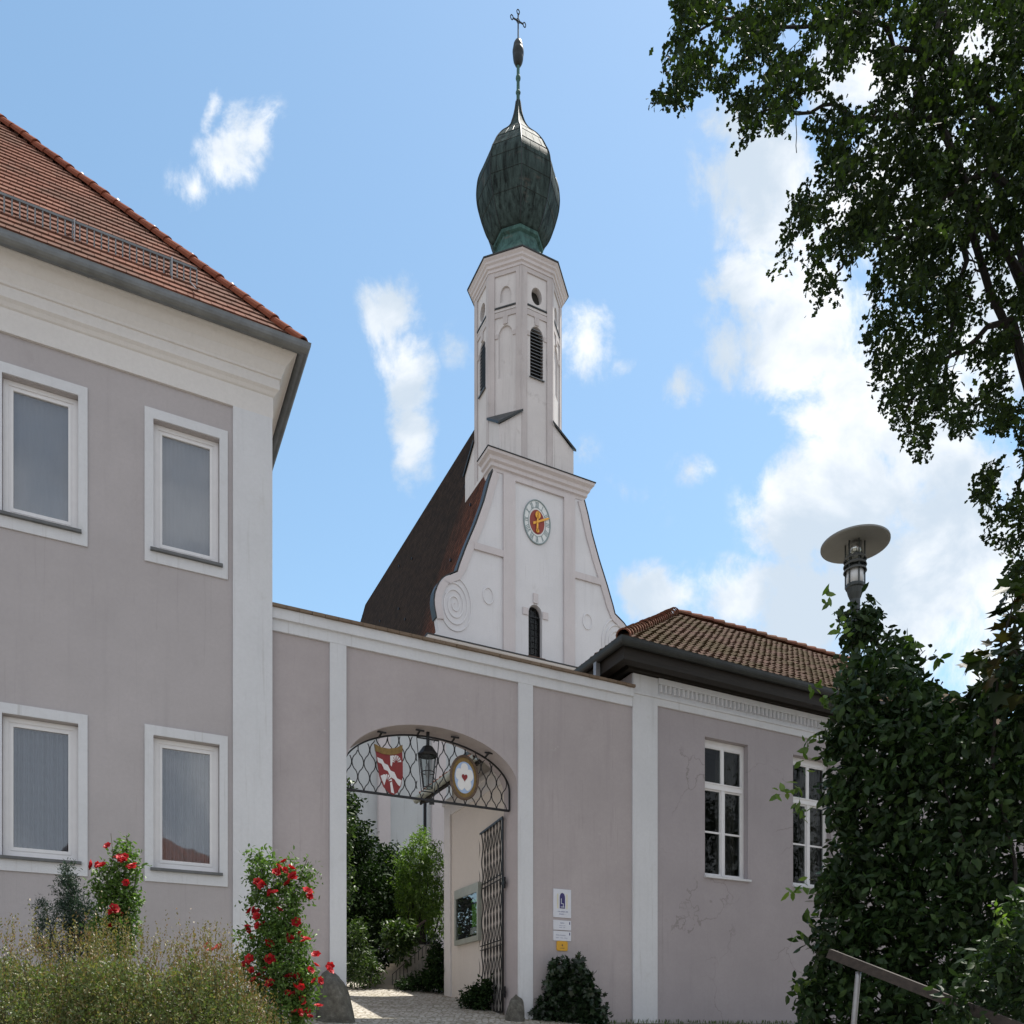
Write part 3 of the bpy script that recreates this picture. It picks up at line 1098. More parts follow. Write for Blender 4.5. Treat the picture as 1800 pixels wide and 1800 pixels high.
for i in range(1, 18, 3):
    c = hipa + dh * (i * 0.40 + 0.42)
    mb = MB()
    mb.tube([c + Vector((0.04, 0.04, 0.10)), c + Vector((0.05, 0.05, 0.16)) + dh * 0.07], 0.035, 6)
    mb.build('hip_clip', M['chrome'], roof)
# snow guard
sgy = 0.18
sgx, sgt = on_y(PW, 346, 474, sgy)
sgb = on_y(PW, 343, 507, sgy)[1]
mb = MB()
mb.bar((-10, sgy, sgt), (sgx, sgy, sgt), 0.03, 0.04)
mb.bar((-10, sgy, sgb), (sgx, sgy, sgb), 0.02, 0.04)
x = sgx
while x > -9:
    mb.bar((x, sgy, sgb), (x, sgy, sgt), 0.021)
    x -= 0.108
mb.build('snow_guard_grille', M['zinc'], roof)
for xx in (on_y(PW, 302, 480, sgy)[0], on_y(PW, 131, 420, sgy)[0], on_y(PW, 131, 420, sgy)[0] - 1.6):
    mb = MB()
    zroof = ze + (sgy + EO) * SL
    mb.bar((xx, sgy - 0.03, sgt + 0.02), (xx, sgy - 0.03, sgb - 0.28), 0.05, 0.02)
    mb.bar((xx, sgy - 0.03, sgt), (xx, sgy + 0.42, zroof + 0.50), 0.03, 0.02)
    mb.build('snow_guard_bracket', M['galv'], roof)
mb = MB()
a = on_y(PW, 335, 497, sgy - 0.2)
mb.tube([(a[0], sgy - 0.2, a[1]), (a[0] + 0.05, sgy - 0.25, a[1] - 0.08), (a[0] + 0.08, sgy - 0.35, a[1] - 0.2), (a[0] + 0.10, sgy - 0.55, a[1] - 0.35)], 0.012, 5)
mb.build('lightning_wire', M['galv'], roof)

for (x0, x1, z0, z1_, rix) in wins:
    o0, o1, p0, p1 = x0 + TW, x1 - TW, z0 + 0.235, z1_ - 0.175
    yf = 0.10
    fr = MB()
    fw = 0.085

    def ring(mb, a0, a1, b0, b1, w, ya, yb, wb=None):
        wb = wb or w
        mb.box(a0, a0 + w, ya, yb, b0, b1)
        mb.box(a1 - w, a1, ya, yb, b0, b1)
        mb.box(a0 + w, a1 - w, ya, yb, b1 - w, b1)
        mb.box(a0 + w, a1 - w, ya, yb, b0, b0 + wb)
    ring(fr, o0 + 0.004, o1 - 0.004, p0 + 0.004, p1 - 0.004, 0.075, yf, yf + 0.08, 0.085)
    ring(fr, o0 + 0.079, o1 - 0.079, p0 + 0.089, p1 - 0.079, 0.028, yf + 0.016, yf + 0.07)
    ring(fr, o0 + 0.107, o1 - 0.107, p0 + 0.117, p1 - 0.107, 0.040, yf + 0.004, yf + 0.07, 0.055)
    w = fr.build('window', M['pvc'], house)
    g0, g1, h0, h1 = o0 + 0.147, o1 - 0.147, p0 + 0.172, p1 - 0.147
    MB().box(g0, g1, yf + 0.03, yf + 0.038, h0, h1).build('pane', M['glass'], w)
    sr = MB()
    sr.box(x0, x0 + TW, -0.028, -0.002, z0, z1_)
    sr.box(x1 - TW, x1, -0.028, -0.002, z0, z1_)
    sr.box(x0 + TW, x1 - TW, -0.028, -0.002, z1_ - 0.165, z1_)
    sr.box(x0 + TW, x1 - TW, -0.028, -0.002, z0, z0 + 0.185)
    # top band of the surround is a little deeper
    sr.build('surround', M['trim'], w)
    sl = MB()
    sl.box(o0 - 0.05, o1 + 0.05, -0.085, yf - 0.004, p0 - 0.05, p0 - 0.004)
    sl.build('sill', M['sill'], w)
    cu = MB()
    nn = 90
    for i in range(nn):
        a, b = g0 - 0.05 + (g1 - g0 + 0.1) * i / nn, g0 - 0.05 + (g1 - g0 + 0.1) * (i + 1) / nn
        amp = 0.022 if rix == 1 else 0.0015
        ya = yf + 0.12 + amp * math.sin(i * 0.9) + amp * 0.6 * math.sin(i * 0.37 + x0)
        yb = yf + 0.12 + amp * math.sin((i + 1) * 0.9) + amp * 0.6 * math.sin((i + 1) * 0.37 + x0)
        cu.add([(a, ya, h0 - 0.05), (b, yb, h0 - 0.05), (b, yb, h1 + 0.05), (a, ya, h1 + 0.05)], [(0, 1, 2, 3)])
    cu.build('curtain' if rix == 1 else 'blind', M['curtain'] if rix == 1 else M['blind'], w, fix=False)

# ================================================================== GATE WALL
gate = thing('gate_wall', 'mauve rendered gateway wall with a wide arched opening, white pilaster strips and tiled coping', 'gate wall', (PW[0], PW[1], 0), TH)
GY = 0.10
GT = 0.66                                # thickness
xr0 = 0.035
xpR0, xpR1 = on_y(PW, 1113, 1300, GY - 0.05)[0], on_y(PW, 1156, 1300, GY - 0.05)[0]
a0, a1 = on_y(PW, 608, 1400, GY)[0], on_y(PW, 910, 1400, GY)[0]
ztop = (on_y(PW, 474, 1068, GY)[1] + on_y(PW, 1115, 1211, GY)[1]) / 2
zapex = on_y(PW, 740, 1273, GY)[1]
zspr = (on_y(PW, 608, 1338, GY)[1] + on_y(PW, 910, 1388, GY)[1]) / 2
mb = MB()
mb.arch_wall(xr0, xpR0, EYE - 1.0, ztop, a0, a1, EYE - 1.0, zspr, zapex - zspr, GY, GY + GT, n=20)
mb.build('wall', M['wall_gate'], gate)
for (pa, pb) in ((580, 608), (910, 937)):
    qa, qb = on_y(PW, pa, 1400, GY - 0.04)[0], on_y(PW, pb, 1400, GY - 0.04)[0]
    if pa == 580:
        qb = a0
    else:
        qa = a1
    mb = MB()
    mb.box(qa, qb, GY - 0.04, GY - 0.001, EYE - 1.0, ztop - 0.42)
    mb.build('pilaster', M['trim'], gate)
mb = MB()
mb.box(xr0, xpR0 - 0.01, GY - 0.045, GY - 0.001, ztop - 0.42, ztop - 0.21)
mb.box(xr0, xpR0 - 0.01, GY - 0.10, GY - 0.001, ztop - 0.21, ztop - 0.02)
mb.box(xr0, xpR0 - 0.01, GY + GT, GY + GT + 0.05, ztop - 0.22, ztop - 0.02)
mb.build('moulding', M['trim'], gate)
mb = MB()
n = int((xpR0 - xr0) / 0.24)
for i in range(n):
    xa = xr0 + (xpR0 - xr0) * i / n
    xb = xr0 + (xpR0 - xr0) * (i + 1) / n - 0.008
    j = random.uniform(-0.012, 0.012)
    mb.prism([(0, 0), (0, 0)], 0, 0) if False else None
    z_ = ztop + j * 0.5
    vs = []
    for xx in (xa, xb):
        vs += [(xx, GY - 0.15 + j, z_ - 0.02), (xx, GY - 0.15 + j, z_ + 0.035), (xx, GY + GT / 2, z_ + 0.20), (xx, GY + GT + 0.1, z_ + 0.035), (xx, GY + GT + 0.1, z_ - 0.02)]
    mb.add(vs, [(0, 1, 2, 3, 4), (9, 8, 7, 6, 5), (0, 5, 6, 1), (1, 6, 7, 2), (2, 7, 8, 3), (3, 8, 9, 4), (4, 9, 5, 0)])
mb.build('coping', M['coping_tile'], gate)

# wrought iron overthrow
gy = GY + 0.34
gb = (on_y(PW, 609, 1386, gy)[1] + on_y(PW, 896, 1427, gy)[1]) / 2
ra, rb = a0 + 0.03, a1 - 0.03
rm, rw = (ra + rb) / 2, (rb - ra) / 2
rh = zapex - zspr - 0.10
grille = thing('iron_overthrow', 'black wrought iron lattice of pointed ovals filling the head of the arch', 'iron grille', (PW[0], PW[1], 0), TH)
mb = MB()
arc = [(rm - rw * math.cos(math.pi * i / 40), gy, zspr + rh * math.sin(math.pi * i / 40)) for i in range(41)]
arc = [(ra, gy, gb)] + arc + [(rb, gy, gb)]
for i in range(len(arc) - 1):
    mb.bar(arc[i], arc[i + 1], 0.03, 0.03, (0, 1, 0))
mb.bar((ra, gy, gb), (rb, gy, gb), 0.035, 0.045)
mb.build('frame', M['iron'], grille)


def ztop_at(x):
    u = (x - rm) / rw
    return zspr + rh * math.sqrt(max(0, 1 - u * u)) - 0.01


mb = MB()
nb_ = 30
sp_ = (rb - ra) / nb_
T = 0.56
lan_x = on_y(PW, 748, 1350, gy)[0]
for i in range(1, nb_):
    xi = ra + sp_ * i
    ph = 1 if i % 2 else -1
    pts = []
    z = gb
    while z < ztop_at(xi) - 0.005:
        cc = math.cos(2 * math.pi * (z - gb) / T)
        xx = xi + ph * sp_ * 0.46 * math.copysign(abs(cc) ** 0.72, cc)
        xx = min(max(xx, ra + 0.01), rb - 0.01)
        if z < ztop_at(xx):
            hid = abs(xx - lan_x) < 0.17 and z > gb + 0.15
            if not hid:
                pts.append((xx, gy, z))
            elif len(pts) > 1:
                mb.tube(pts, 0.011, 5)
                pts = []
        z += T / 14
    if len(pts) > 1:
        mb.tube(pts, 0.011, 5)
mb.build('lattice', M['iron'], grille)
for fx in (0.20, 0.42, 0.63, 0.84):
    xx = ra + (rb - ra) * fx
    zt = ztop_at(xx)
    mb = MB()
    u = (xx - rm) / rw
    mb.bar((xx, gy, zt), (xx, gy - 0.20, zt + 0.05), 0.03, 0.03)
    mb.bar((xx - 0.09, gy - 0.20, zt + 0.05 - u * -0.0), (xx + 0.09, gy - 0.20, zt + 0.05), 0.03)
    mb.build('bracket', M['iron'], grille)

# lantern hung in the middle of the arch
lx, lz1 = on_y(PW, 752, 1325, gy)
lz0 = on_y(PW, 752, 1385, gy)[1]
lan = thing('hanging_lantern', 'old iron lantern with tapering glass sides hanging in the middle of the arch', 'lantern', (*l2w(PW, lx, gy), lz0), TH)
H = lz1 - lz0
mb = MB()
mb.lathe([(0.20, H - 0.05), (0.21, H - 0.02), (0.10, H + 0.14), (0.035, H + 0.17), (0.03, H + 0.22)], 8)
mb.build('lantern_roof', M['iron'], lan)
mb = MB()
for k in range(6):
    t = 2 * math.pi * k / 6 + 0.3
    mb.tube([(0.10 * math.cos(t), 0.10 * math.sin(t), 0), (0.185 * math.cos(t), 0.185 * math.sin(t), H - 0.04)], 0.010, 5)
for (r, z) in ((0.10, 0.0), (0.14, H * 0.45), (0.185, H - 0.05)):
    mb.tube([(r * math.cos(2 * math.pi * k / 12 + 0.3), r * math.sin(2 * math.pi * k / 12 + 0.3), z) for k in range(12)], 0.010, 5, True)
mb.build('cage', M['iron'], lan)
mb = MB()
mb.lathe([(0.092, 0.01), (0.176, H - 0.05)], 6, (0, 0), 0.3)
mb.build('glazing', M['glass_dark'], lan)
mb = MB()
mb.lathe([(0.02, 0.05), (0.03, 0.1), (0.03, 0.2), (0.055, 0.3), (0.05, 0.42), (0.02, 0.5)], 10)
mb.build('burner', M['galv'], lan)
mb = MB()
zb_ = ztop_at(lx) - lz0
mb.bar((0, 0, H + 0.18), (0, 0, zb_ + 0.12), 0.055)
mb.bar((-0.24, 0, H + 0.30), (0.24, 0, H + 0.30), 0.02, 0.025)
mb.bar((-0.24, 0, H + 0.30), (-0.14, 0, -0.08), 0.014)
mb.bar((0.24, 0, H + 0.30), (0.14, 0, -0.08), 0.014)
mb.bar((-0.15, 0, -0.08), (0.15, 0, -0.08), 0.02)
mb.build('hanger', M['iron'], lan)

# shield
sc0 = on_y(PW, 686, 1350, gy - 0.06)
shield = thing('coat_of_arms', 'red and white quartered heraldic shield with gold head fixed to the arch lattice', 'shield', (*l2w(PW, sc0[0], gy - 0.07), sc0[1]), TH)
sw = (on_y(PW, 709, 1350, gy)[0] - on_y(PW, 661, 1350, gy)[0]) / 2
sh = 0.525
shield.rotation_euler = (0.10, math.radians(-7), TH)
ol = [(-1, 0.86), (-0.9, 0.10), (-0.84, -0.30), (-0.62, -0.68), (-0.25, -0.92), (0.05, -1.0), (0.34, -0.92), (0.68, -0.66), (0.88, -0.28), (0.94, 0.12), (1.0, 0.86),
      (0.55, 0.74), (0.0, 0.70), (-0.55, 0.74)]
MB().prism([(x * sw, z * sh) for x, z in ol], 0.0, 0.03).build('shield_plate', M['shield_red'], shield)
mb = MB()
hd = [(-1, 0.86), (-0.97, 0.60), (-0.5, 0.50), (0, 0.47), (0.5, 0.50), (0.97, 0.60), (1.0, 0.86), (0.55, 0.74), (0.0, 0.70), (-0.55, 0.74)]
mb.prism([(x * sw * 1.02, z * sh) for x, z in hd], -0.012, 0.034)
mb.build('gold_head', M['oldgold'], shield)
mb = MB()
bend = [(-0.90, 0.38), (-0.55, 0.30), (-0.42, 0.16), (-0.18, 0.10), (-0.02, -0.10), (0.26, -0.16), (0.42, -0.38), (0.74, -0.46), (0.60, -0.68), (0.45, -0.62), (0.22, -0.42), (-0.05, -0.34), (-0.22, -0.12), (-0.48, -0.06), (-0.62, 0.14), (-0.88, 0.20)]
mb.prism([(x * sw, z * sh) for x, z in bend], -0.008, 0.0)
for (ox, oz, s) in ((0.46, 0.18, 0.40), (-0.34, -0.52, 0.40)):
    for k in range(7):      # ragged white feathers of the two quarters
        t = 0.15 + k * 0.42
        a = (ox + s * 0.95 * math.cos(t), oz + s * 0.72 * math.sin(t) * 1.0)
        b = (ox + s * 0.25 * math.cos(t + 0.25), oz + s * 0.22 * math.sin(t + 0.25))
        c = (ox + s * 0.95 * math.cos(t + 0.28), oz + s * 0.72 * math.sin(t + 0.28))
        mb.prism([(p_[0] * sw, p_[1] * sh) for p_ in (b, a, c)], -0.007, 0.0)
for pl in ([(0.05, 0.44), (0.30, 0.46), (0.10, 0.05), (0.02, 0.10)], [(-0.78, -0.30), (-0.50, -0.24), (-0.30, -0.30), (-0.56, -0.64)], [(-0.1, -0.90), (0.12, -0.95), (0.02, -0.5), (-0.12, -0.55)]):
    mb.prism([(x * sw, z * sh) for x, z in pl], -0.006, 0.0)
mb.build('white_charges', M['shield_white'], shield)

# round rose emblem
ec = on_y(PW, 816, 1367, gy - 0.06)
er = (on_y(PW, 840, 1367, gy)[0] - on_y(PW, 792, 1367, gy)[0]) / 2
ez = (on_y(PW, 816, 1329, gy)[1] - on_y(PW, 816, 1406, gy)[1]) / 2
emb = thing('rose_emblem', 'round plaque with white rose and red heart on pale blue, dark gold ring', 'plaque', (*l2w(PW, ec[0], gy - 0.06), ec[1]), TH)


def ell(rx, rz, n=40, cx=0, cz=0, t0=0):
    return [(cx + rx * math.cos(t0 + 2 * math.pi * k / n), cz + rz * math.sin(t0 + 2 * math.pi * k / n)) for k in range(n)]


MB().prism(ell(er, ez), 0.0, 0.05).build('gold_ring', M['oldgold'], emb)
mb = MB()
mb.tube([(x, -0.005, z) for x, z in ell(er * 0.97, ez * 0.97)], 0.028, 6, True)
mb.build('dark_rim', M['brownwood'], emb)
MB().prism(ell(er * 0.70, ez * 0.72), -0.008, 0.0).build('blue_field', M['rose_blue'], emb)
for k in range(5):
    t = math.pi / 2 + 2 * math.pi * k / 5
    mb = MB()
    c = (0.38 * er * math.cos(t), 0.38 * ez * math.sin(t))
    pts = []
    for q in range(20):
        s = 2 * math.pi * q / 20
        rr = 1 - 0.12 * max(0, math.cos(s)) ** 8
        u, v = 0.30 * rr * math.cos(s), 0.27 * rr * math.sin(s)
        pts.append((c[0] + er * (u * math.cos(t) - v * math.sin(t)), c[1] + ez * (u * math.sin(t) + v * math.cos(t))))
    mb.prism(pts, -0.016 - 0.001 * k, -0.008)
    mb.build('petal', M['rose_white'], emb)
mb = MB()
hp = []
for q in range(28):
    s = 2 * math.pi * q / 28
    hp.append((er * 0.013 * 16 * math.sin(s) ** 3, ez * 0.0115 * (13 * math.cos(s) - 5 * math.cos(2 * s) - 2 * math.cos(3 * s) - math.cos(4 * s))))
mb.prism(hp[::-1], -0.028, -0.008)
mb.build('red_heart', M['shield_red'], emb)

# gate leaf, swung inwards
hx, hy = l2w(PW, a1 - 0.06, GY + GT - 0.06)
gang = math.atan2(0.94, -0.335)
leaf = thing('iron_gate_leaf', 'tall black wrought iron gate leaf with wavy bars swung open against the right jamb', 'gate', (hx, hy, 0), gang)
LZ1, LZ0, LL = EYE + (HOR - 1437) / F * hy, EYE + (HOR - 1779) / F * hy, 1.98
LZ0 = max(LZ0, G(hx, hy) + 0.10)
mb = MB()
for (a, b) in (((0, LZ0), (0, LZ1)), ((LL, LZ0), (LL, LZ1)), ((0, LZ0), (LL, LZ0)), ((0, LZ1), (LL, LZ1))):
    mb.bar((a[0], 0, a[1]), (b[0], 0, b[1]), 0.05, 0.035, (0, 1, 0))
for fz in (0.36, 0.70):
    for dz in (-0.05, 0.05):
        zz = LZ0 + (LZ1 - LZ0) * fz + dz
        mb.bar((0, 0, zz), (LL, 0, zz), 0.018, 0.03, (0, 1, 0))
mb.build('gate_frame', M['iron'], leaf)
mb = MB()
nbar = 18
for i in range(1, nbar):
    ph = 1 if i % 2 else -1
    pts = []
    for q in range(73):
        z = LZ0 + (LZ1 - LZ0) * q / 72
        pts.append((LL * i / nbar + ph * LL / nbar * 0.46 * math.cos(2 * math.pi * q / 12), 0.012 * ph, z))
    mb.tube(pts, 0.012, 4)
mb.build('gate_bars', M['iron'], leaf)
for fz in (0.10, 0.66):
    zz = LZ0 + (LZ1 - LZ0) * fz
    mb = MB()
    mb.bar((-0.16, 0, zz), (0.04, 0, zz), 0.05, 0.06)
    mb.bar((-0.11, 0, zz - 0.12), (-0.11, 0, zz + 0.12), 0.05)
    mb.build('hinge', M['iron'], leaf)
mb = MB()
zz = LZ0 + (LZ1 - LZ0) * 0.44
mb.box(LL - 0.04, LL + 0.03, -0.05, 0.05, zz - 0.12, zz + 0.12)
mb.bar((LL - 0.01, 0.05, zz), (LL - 0.01, 0.12, zz), 0.03)
mb.bar((LL - 0.01, 0.12, zz), (LL - 0.15, 0.12, zz), 0.02)
mb.build('lock', M['brownwood'], leaf)


# guard stones
def guard_stone(pxc, wpx, pytop, yoff, label, tilt, seed):
    random.seed(seed)
    x, zt = on_y(PW, pxc, pytop, yoff)
    X, Y = l2w(PW, x, yoff)
    r = wpx / 2 / F * Y
    z0 = G(X, Y) - 0.5
    hgt = zt - z0
    mb = MB()
    prof = []
    rows, n = 18, 16
    ph = [random.uniform(0, 6.28) for _ in range(8)]
    vs, fs = [], []
    for i in range(rows + 1):
        t = i / rows
        rr = r * (1.06 - 0.30 * t) * math.sqrt(max(0.01, 1 - t ** 9))
        for k in range(n):
            a = 2 * math.pi * k / n
            q = 1 + 0.15 * math.sin(2 * a + ph[0] + 2 * t) + 0.11 * math.sin(3 * a + ph[1] - 4 * t) + 0.06 * math.sin(5 * a + ph[2] + 7 * t) + 0.03 * math.sin(9 * a + ph[3] + 11 * t)
            vs.append((rr * q * math.cos(a) + tilt * t * r, rr * q * math.sin(a), t * hgt * (1 + 0.05 * t * math.cos(a + ph[4]))))
    for i in range(rows):
        for k in range(n):
            fs.append((i * n + k, i * n + (k + 1) % n, (i + 1) * n + (k + 1) % n, (i + 1) * n + k))
    fs.append(tuple(rows * n + k for k in range(n)))
    mb.add(vs, fs)
    o = mb.build('guard_stone', M['stone'], None, True)
    o.location = (X, Y, z0)
    return tag(o, label, 'guard stone', 'guard stones at the gateway')


guard_stone(590, 66, 1708, -0.30, 'large dark boulder guarding the left jamb of the gateway, beside the red roses', -0.25, 3)
guard_stone(903, 40, 1752, -0.10, 'small mossy guard stone at the right jamb of the gateway, beneath the open iron gate', 0.2, 5)

# signs on the wall right of the gateway
def plate(name, label, px0, px1, py0, py1, mat, cat='sign', rounded=0.0):
    sx0, sx1 = on_y(PW, px0, py0, GY)[0], on_y(PW, px1, py0, GY)[0]
    szt, szb = on_y(PW, px0, py0, GY)[1], on_y(PW, px0, py1, GY)[1]
    o = thing(name, label, cat, (*l2w(PW, (sx0 + sx1) / 2, GY - 0.012), (szt + szb) / 2), TH)
    w, h = (sx1 - sx0) / 2, (szt - szb) / 2
    if rounded:
        pts = []
        for (cx, cz, t0) in ((w - rounded, h - rounded, 0), (-w + rounded, h - rounded, 90), (-w + rounded, -h + rounded, 180), (w - rounded, -h + rounded, 270)):
            for k in range(5):
                t = math.radians(t0 + 22.5 * k)
                pts.append((cx + rounded * math.cos(t), cz + rounded * math.sin(t)))
        MB().prism(pts, -0.012, 0.012).build('plate', mat, o)
    else:
        MB().box(-w, w, -0.010, 0.011, -h, h).build('plate', mat, o)
    return o, w, h


def textline(mb, x0, x1, z, h, y=-0.013, seed=1):
    r = random.Random(seed)
    x = x0
    while x < x1:
        w = r.uniform(0.010, 0.022)
        if r.random() > 0.16:
            mb.box(x, min(x + w, x1), y, -0.010, z - h / 2 * r.uniform(0.6, 1), z + h / 2 * r.uniform(0.7, 1.0))
        x += w + 0.007
    mb.box(x0, x1, y + 0.0008, -0.010, z - h * 0.18, z - h * 0.02)


s1, w, h = plate('church_sign', 'tall white wall sign with a dark violet arched emblem and two small text lines', 972, 1003, 1562, 1612, M['sign_white'])
mb = MB()
arcp = [(-0.30 * w, -0.36 * h), (0.30 * w, -0.36 * h), (0.30 * w, 0.40 * h)] + [(0.30 * w * math.cos(t), 0.40 * h + 0.34 * h * math.sin(t)) for t in [math.pi * k / 12 for k in range(1, 12)]] + [(-0.30 * w, 0.40 * h)]
mb.prism(arcp, -0.0135, -0.010)
mb.build('arched_emblem', M['sign_ink'], s1)
mb = MB()
mb.bar((-0.13 * w, -0.015, 0.34 * h), (-0.13 * w, -0.015, -0.02 * h), 0.012, 0.004, (0, 1, 0))
mb.bar((-0.13 * w, -0.015, -0.02 * h), (0.10 * w, -0.015, -0.02 * h), 0.012, 0.004, (0, 1, 0))
mb.bar((0.10 * w, -0.015, -0.02 * h), (0.10 * w, -0.015, -0.24 * h), 0.012, 0.004, (0, 1, 0))
mb.bar((-0.20 * w, -0.015, -0.26 * h), (0.22 * w, -0.015, -0.26 * h), 0.014, 0.004, (0, 1, 0))
mb.build('white_figure', M['sign_white'], s1)
for sx in (-1, 1):
    mb = MB()
    mb.box(sx * 0.52 * w - 0.08 * w, sx * 0.52 * w + 0.08 * w, -0.012, -0.010, -0.38 * h, 0.66 * h)
    mb.build('cream_bar', M['sign_cream'], s1)
SIGN = s1
mb = MB()
textline(mb, -0.62 * w, 0.62 * w, -0.58 * h, 0.10 * h, seed=4)
mb.build('text_line', M['sign_grey'], SIGN)
mb = MB()
textline(mb, -0.36 * w, 0.40 * w, -0.76 * h, 0.10 * h, seed=5)
mb.build('text_line', M['sign_grey'], SIGN)
for (py0, py1, lab, sd) in ((1617, 1634, 'upper of two narrow white name plates, one centred heading over small text', 8), (1636, 1653, 'lower of two narrow white name plates, just above the yellow plate', 9)):
    s2, w, h = plate('name_plate', lab, 972, 1003, py0, py1, M['sign_white'])
    SIGN = s2
    if sd == 8:
        mb = MB()
        textline(mb, -0.22 * w, 0.22 * w, 0.45 * h, 0.26 * h, seed=sd)
        mb.build('text_line', M['sign_grey'], SIGN)
        mb = MB()
        textline(mb, -0.35 * w, 0.35 * w, -0.10 * h, 0.16 * h, seed=sd + 1)
        mb.build('text_line', M['sign_grey'], SIGN)
        mb = MB()
        textline(mb, -0.35 * w, 0.35 * w, -0.48 * h, 0.16 * h, seed=sd + 2)
        mb.build('text_line', M['sign_grey'], SIGN)
    else:
        mb = MB()
        textline(mb, -0.72 * w, 0.40 * w, 0.15 * h, 0.22 * h, seed=sd)
        mb.build('text_line', M['sign_grey'], SIGN)
        mb = MB()
        textline(mb, -0.72 * w, 0.62 * w, -0.42 * h, 0.18 * h, seed=sd + 1)
        mb.build('text_line', M['sign_grey'], SIGN)
    s2['group'] = 'white name plates'
    mb = MB()
    mb.box(0.78 * w, 0.88 * w, -0.013, -0.010, 0.20 * h, 0.72 * h)
    mb.build('emblem', M['sign_ink'], s2)
s4, w, h = plate('yellow_plate', 'small yellow rounded plate with a dark mark, lowest of the wall signs', 978, 997, 1654, 1671, M['sign_yellow'], rounded=0.035)
mb = MB()
mb.prism([(0, -0.10 * h), (0.16 * w, 0.22 * h), (0.05 * w, 0.30 * h), (-0.05 * w, 0.30 * h), (-0.16 * w, 0.22 * h)], -0.015, -0.012)
mb.box(-0.4 * w, 0.4 * w, -0.0145, -0.012, -0.50 * h, -0.42 * h)
mb.build('printed_mark', M['brownwood'], s4)

# ================================================================== RIGHT HOUSE
rh_ = thing('low_house', 'single-storey mauve house with mossy tile roof, dark boarded eaves and white fluted frieze', 'house', (PW[0], PW[1], 0), TH)
XR = 24.0
RD = 8.0
zft = on_y(PW, 1154, 1203, GY)[1]
zfb = (on_y(PW, 1154, 1242, GY)[1] + on_y(PW, 1411, 1296, GY)[1]) / 2
zdt = (on_y(PW, 1160, 1203, GY)[1])
zsof = on_y(PW, 1113, 1185, GY)[1]
rw_ = []
for (px0, px1) in ((1239, 1309), (1394, 1463)):
    rx0 = on_y(PW, px0, 1400, GY)[0]
    rx1 = on_y(PW, px1, 1400, GY + 0.16)[0] if False else on_y(PW, px1 + 6, 1400, GY)[0]
    rw_.append((rx0, rx1))
wdt = rw_[0][1] - rw_[0][0]
rw_[1] = (rw_[1][0], rw_[1][0] + wdt)
zwt = (on_y(PW, 1239, 1295, GY)[1] + on_y(PW, 1392, 1325, GY)[1]) / 2
zwb = (on_y(PW, 1240, 1541, GY)[1] + on_y(PW, 1394, 1560, GY)[1]) / 2
ZB2 = EYE - 1.3
mb = MB()
xs = [xpR0] + [v for w_ in rw_ for v in w_] + [XR]
zs = [ZB2, zwb, zwt, zsof + 0.02]
for i in range(len(xs) - 1):
    for j in range(3):
        if j == 1 and i in (1, 3):
            continue
        mb.box(xs[i], xs[i + 1], GY, GY + 0.35, zs[j], zs[j + 1])
mb.box(xpR0, xpR0 + 0.3, GY + 0.35, RD, ZB2, zsof + 0.02)
mb.box(XR - 0.3, XR, GY + 0.35, RD, ZB2, zsof + 0.02)
mb.box(xpR0 + 0.3, XR - 0.3, RD - 0.3, RD, ZB2, zsof + 0.02)
mb.box(xpR0 + 0.3, XR - 0.3, GY + 0.35, RD - 0.3, zwt + 0.25, zwt + 0.45)
mb.build('wall', M['wall_right'], rh_)
zplc = EYE + (HOR - 1748) / F * l2w(PW, xpR1, GY)[1]
mb = MB()
mb.box(xpR1 + 0.003, XR, GY - 0.02, GY - 0.001, ZB2, zplc)
mb.build('plinth', M['wall_right'], rh_)
mb = MB()
mb.box(xpR0, xpR1, GY - 0.05, GY - 0.001, ZB2, zfb)
mb.build('pilaster', M['trim'], rh_)
# frieze with its row of vertical flutes
mb = MB()
zm1 = zfb + 0.16
zd1 = on_y(PW, 1160, 1206, GY)[1]
mb.box(xpR0, XR, GY - 0.045, GY - 0.001, zfb, zm1)
mb.box(xpR0, XR, GY - 0.075, GY - 0.001, zm1, zm1 + 0.05)
mb.box(xpR0, xpR1, GY - 0.06, GY - 0.001, zm1 + 0.05, zsof)
mb.box(xpR1 + 0.002, XR, GY - 0.02, GY - 0.001, zm1 + 0.05, zd1)
mb.box(xpR1 + 0.002, XR, GY - 0.10, GY - 0.001, zd1 + 0.001, zsof)
zlo = zm1 + 0.05 + (zd1 - zm1 - 0.05) * 0.36
x = xpR1 + 0.05
while x < 16.5:
    n_ = 5
    pr = [(x + 0.085 * q / n_, -(0.075 * math.sin(math.pi * q / n_) ** 0.6)) for q in range(n_ + 1)]
    vs = []
    for z in (zlo, zd1 - 0.002):
        vs += [(a, GY - 0.02 + b, z) for a, b in pr]
    k_ = n_ + 1
    mb.add(vs, [(q, q + 1, k_ + q + 1, k_ + q) for q in range(n_)] + [tuple(range(k_ - 1, -1, -1)), tuple(range(k_, 2 * k_))])
    x += 0.128
mb.build('frieze', M['trim'], rh_)
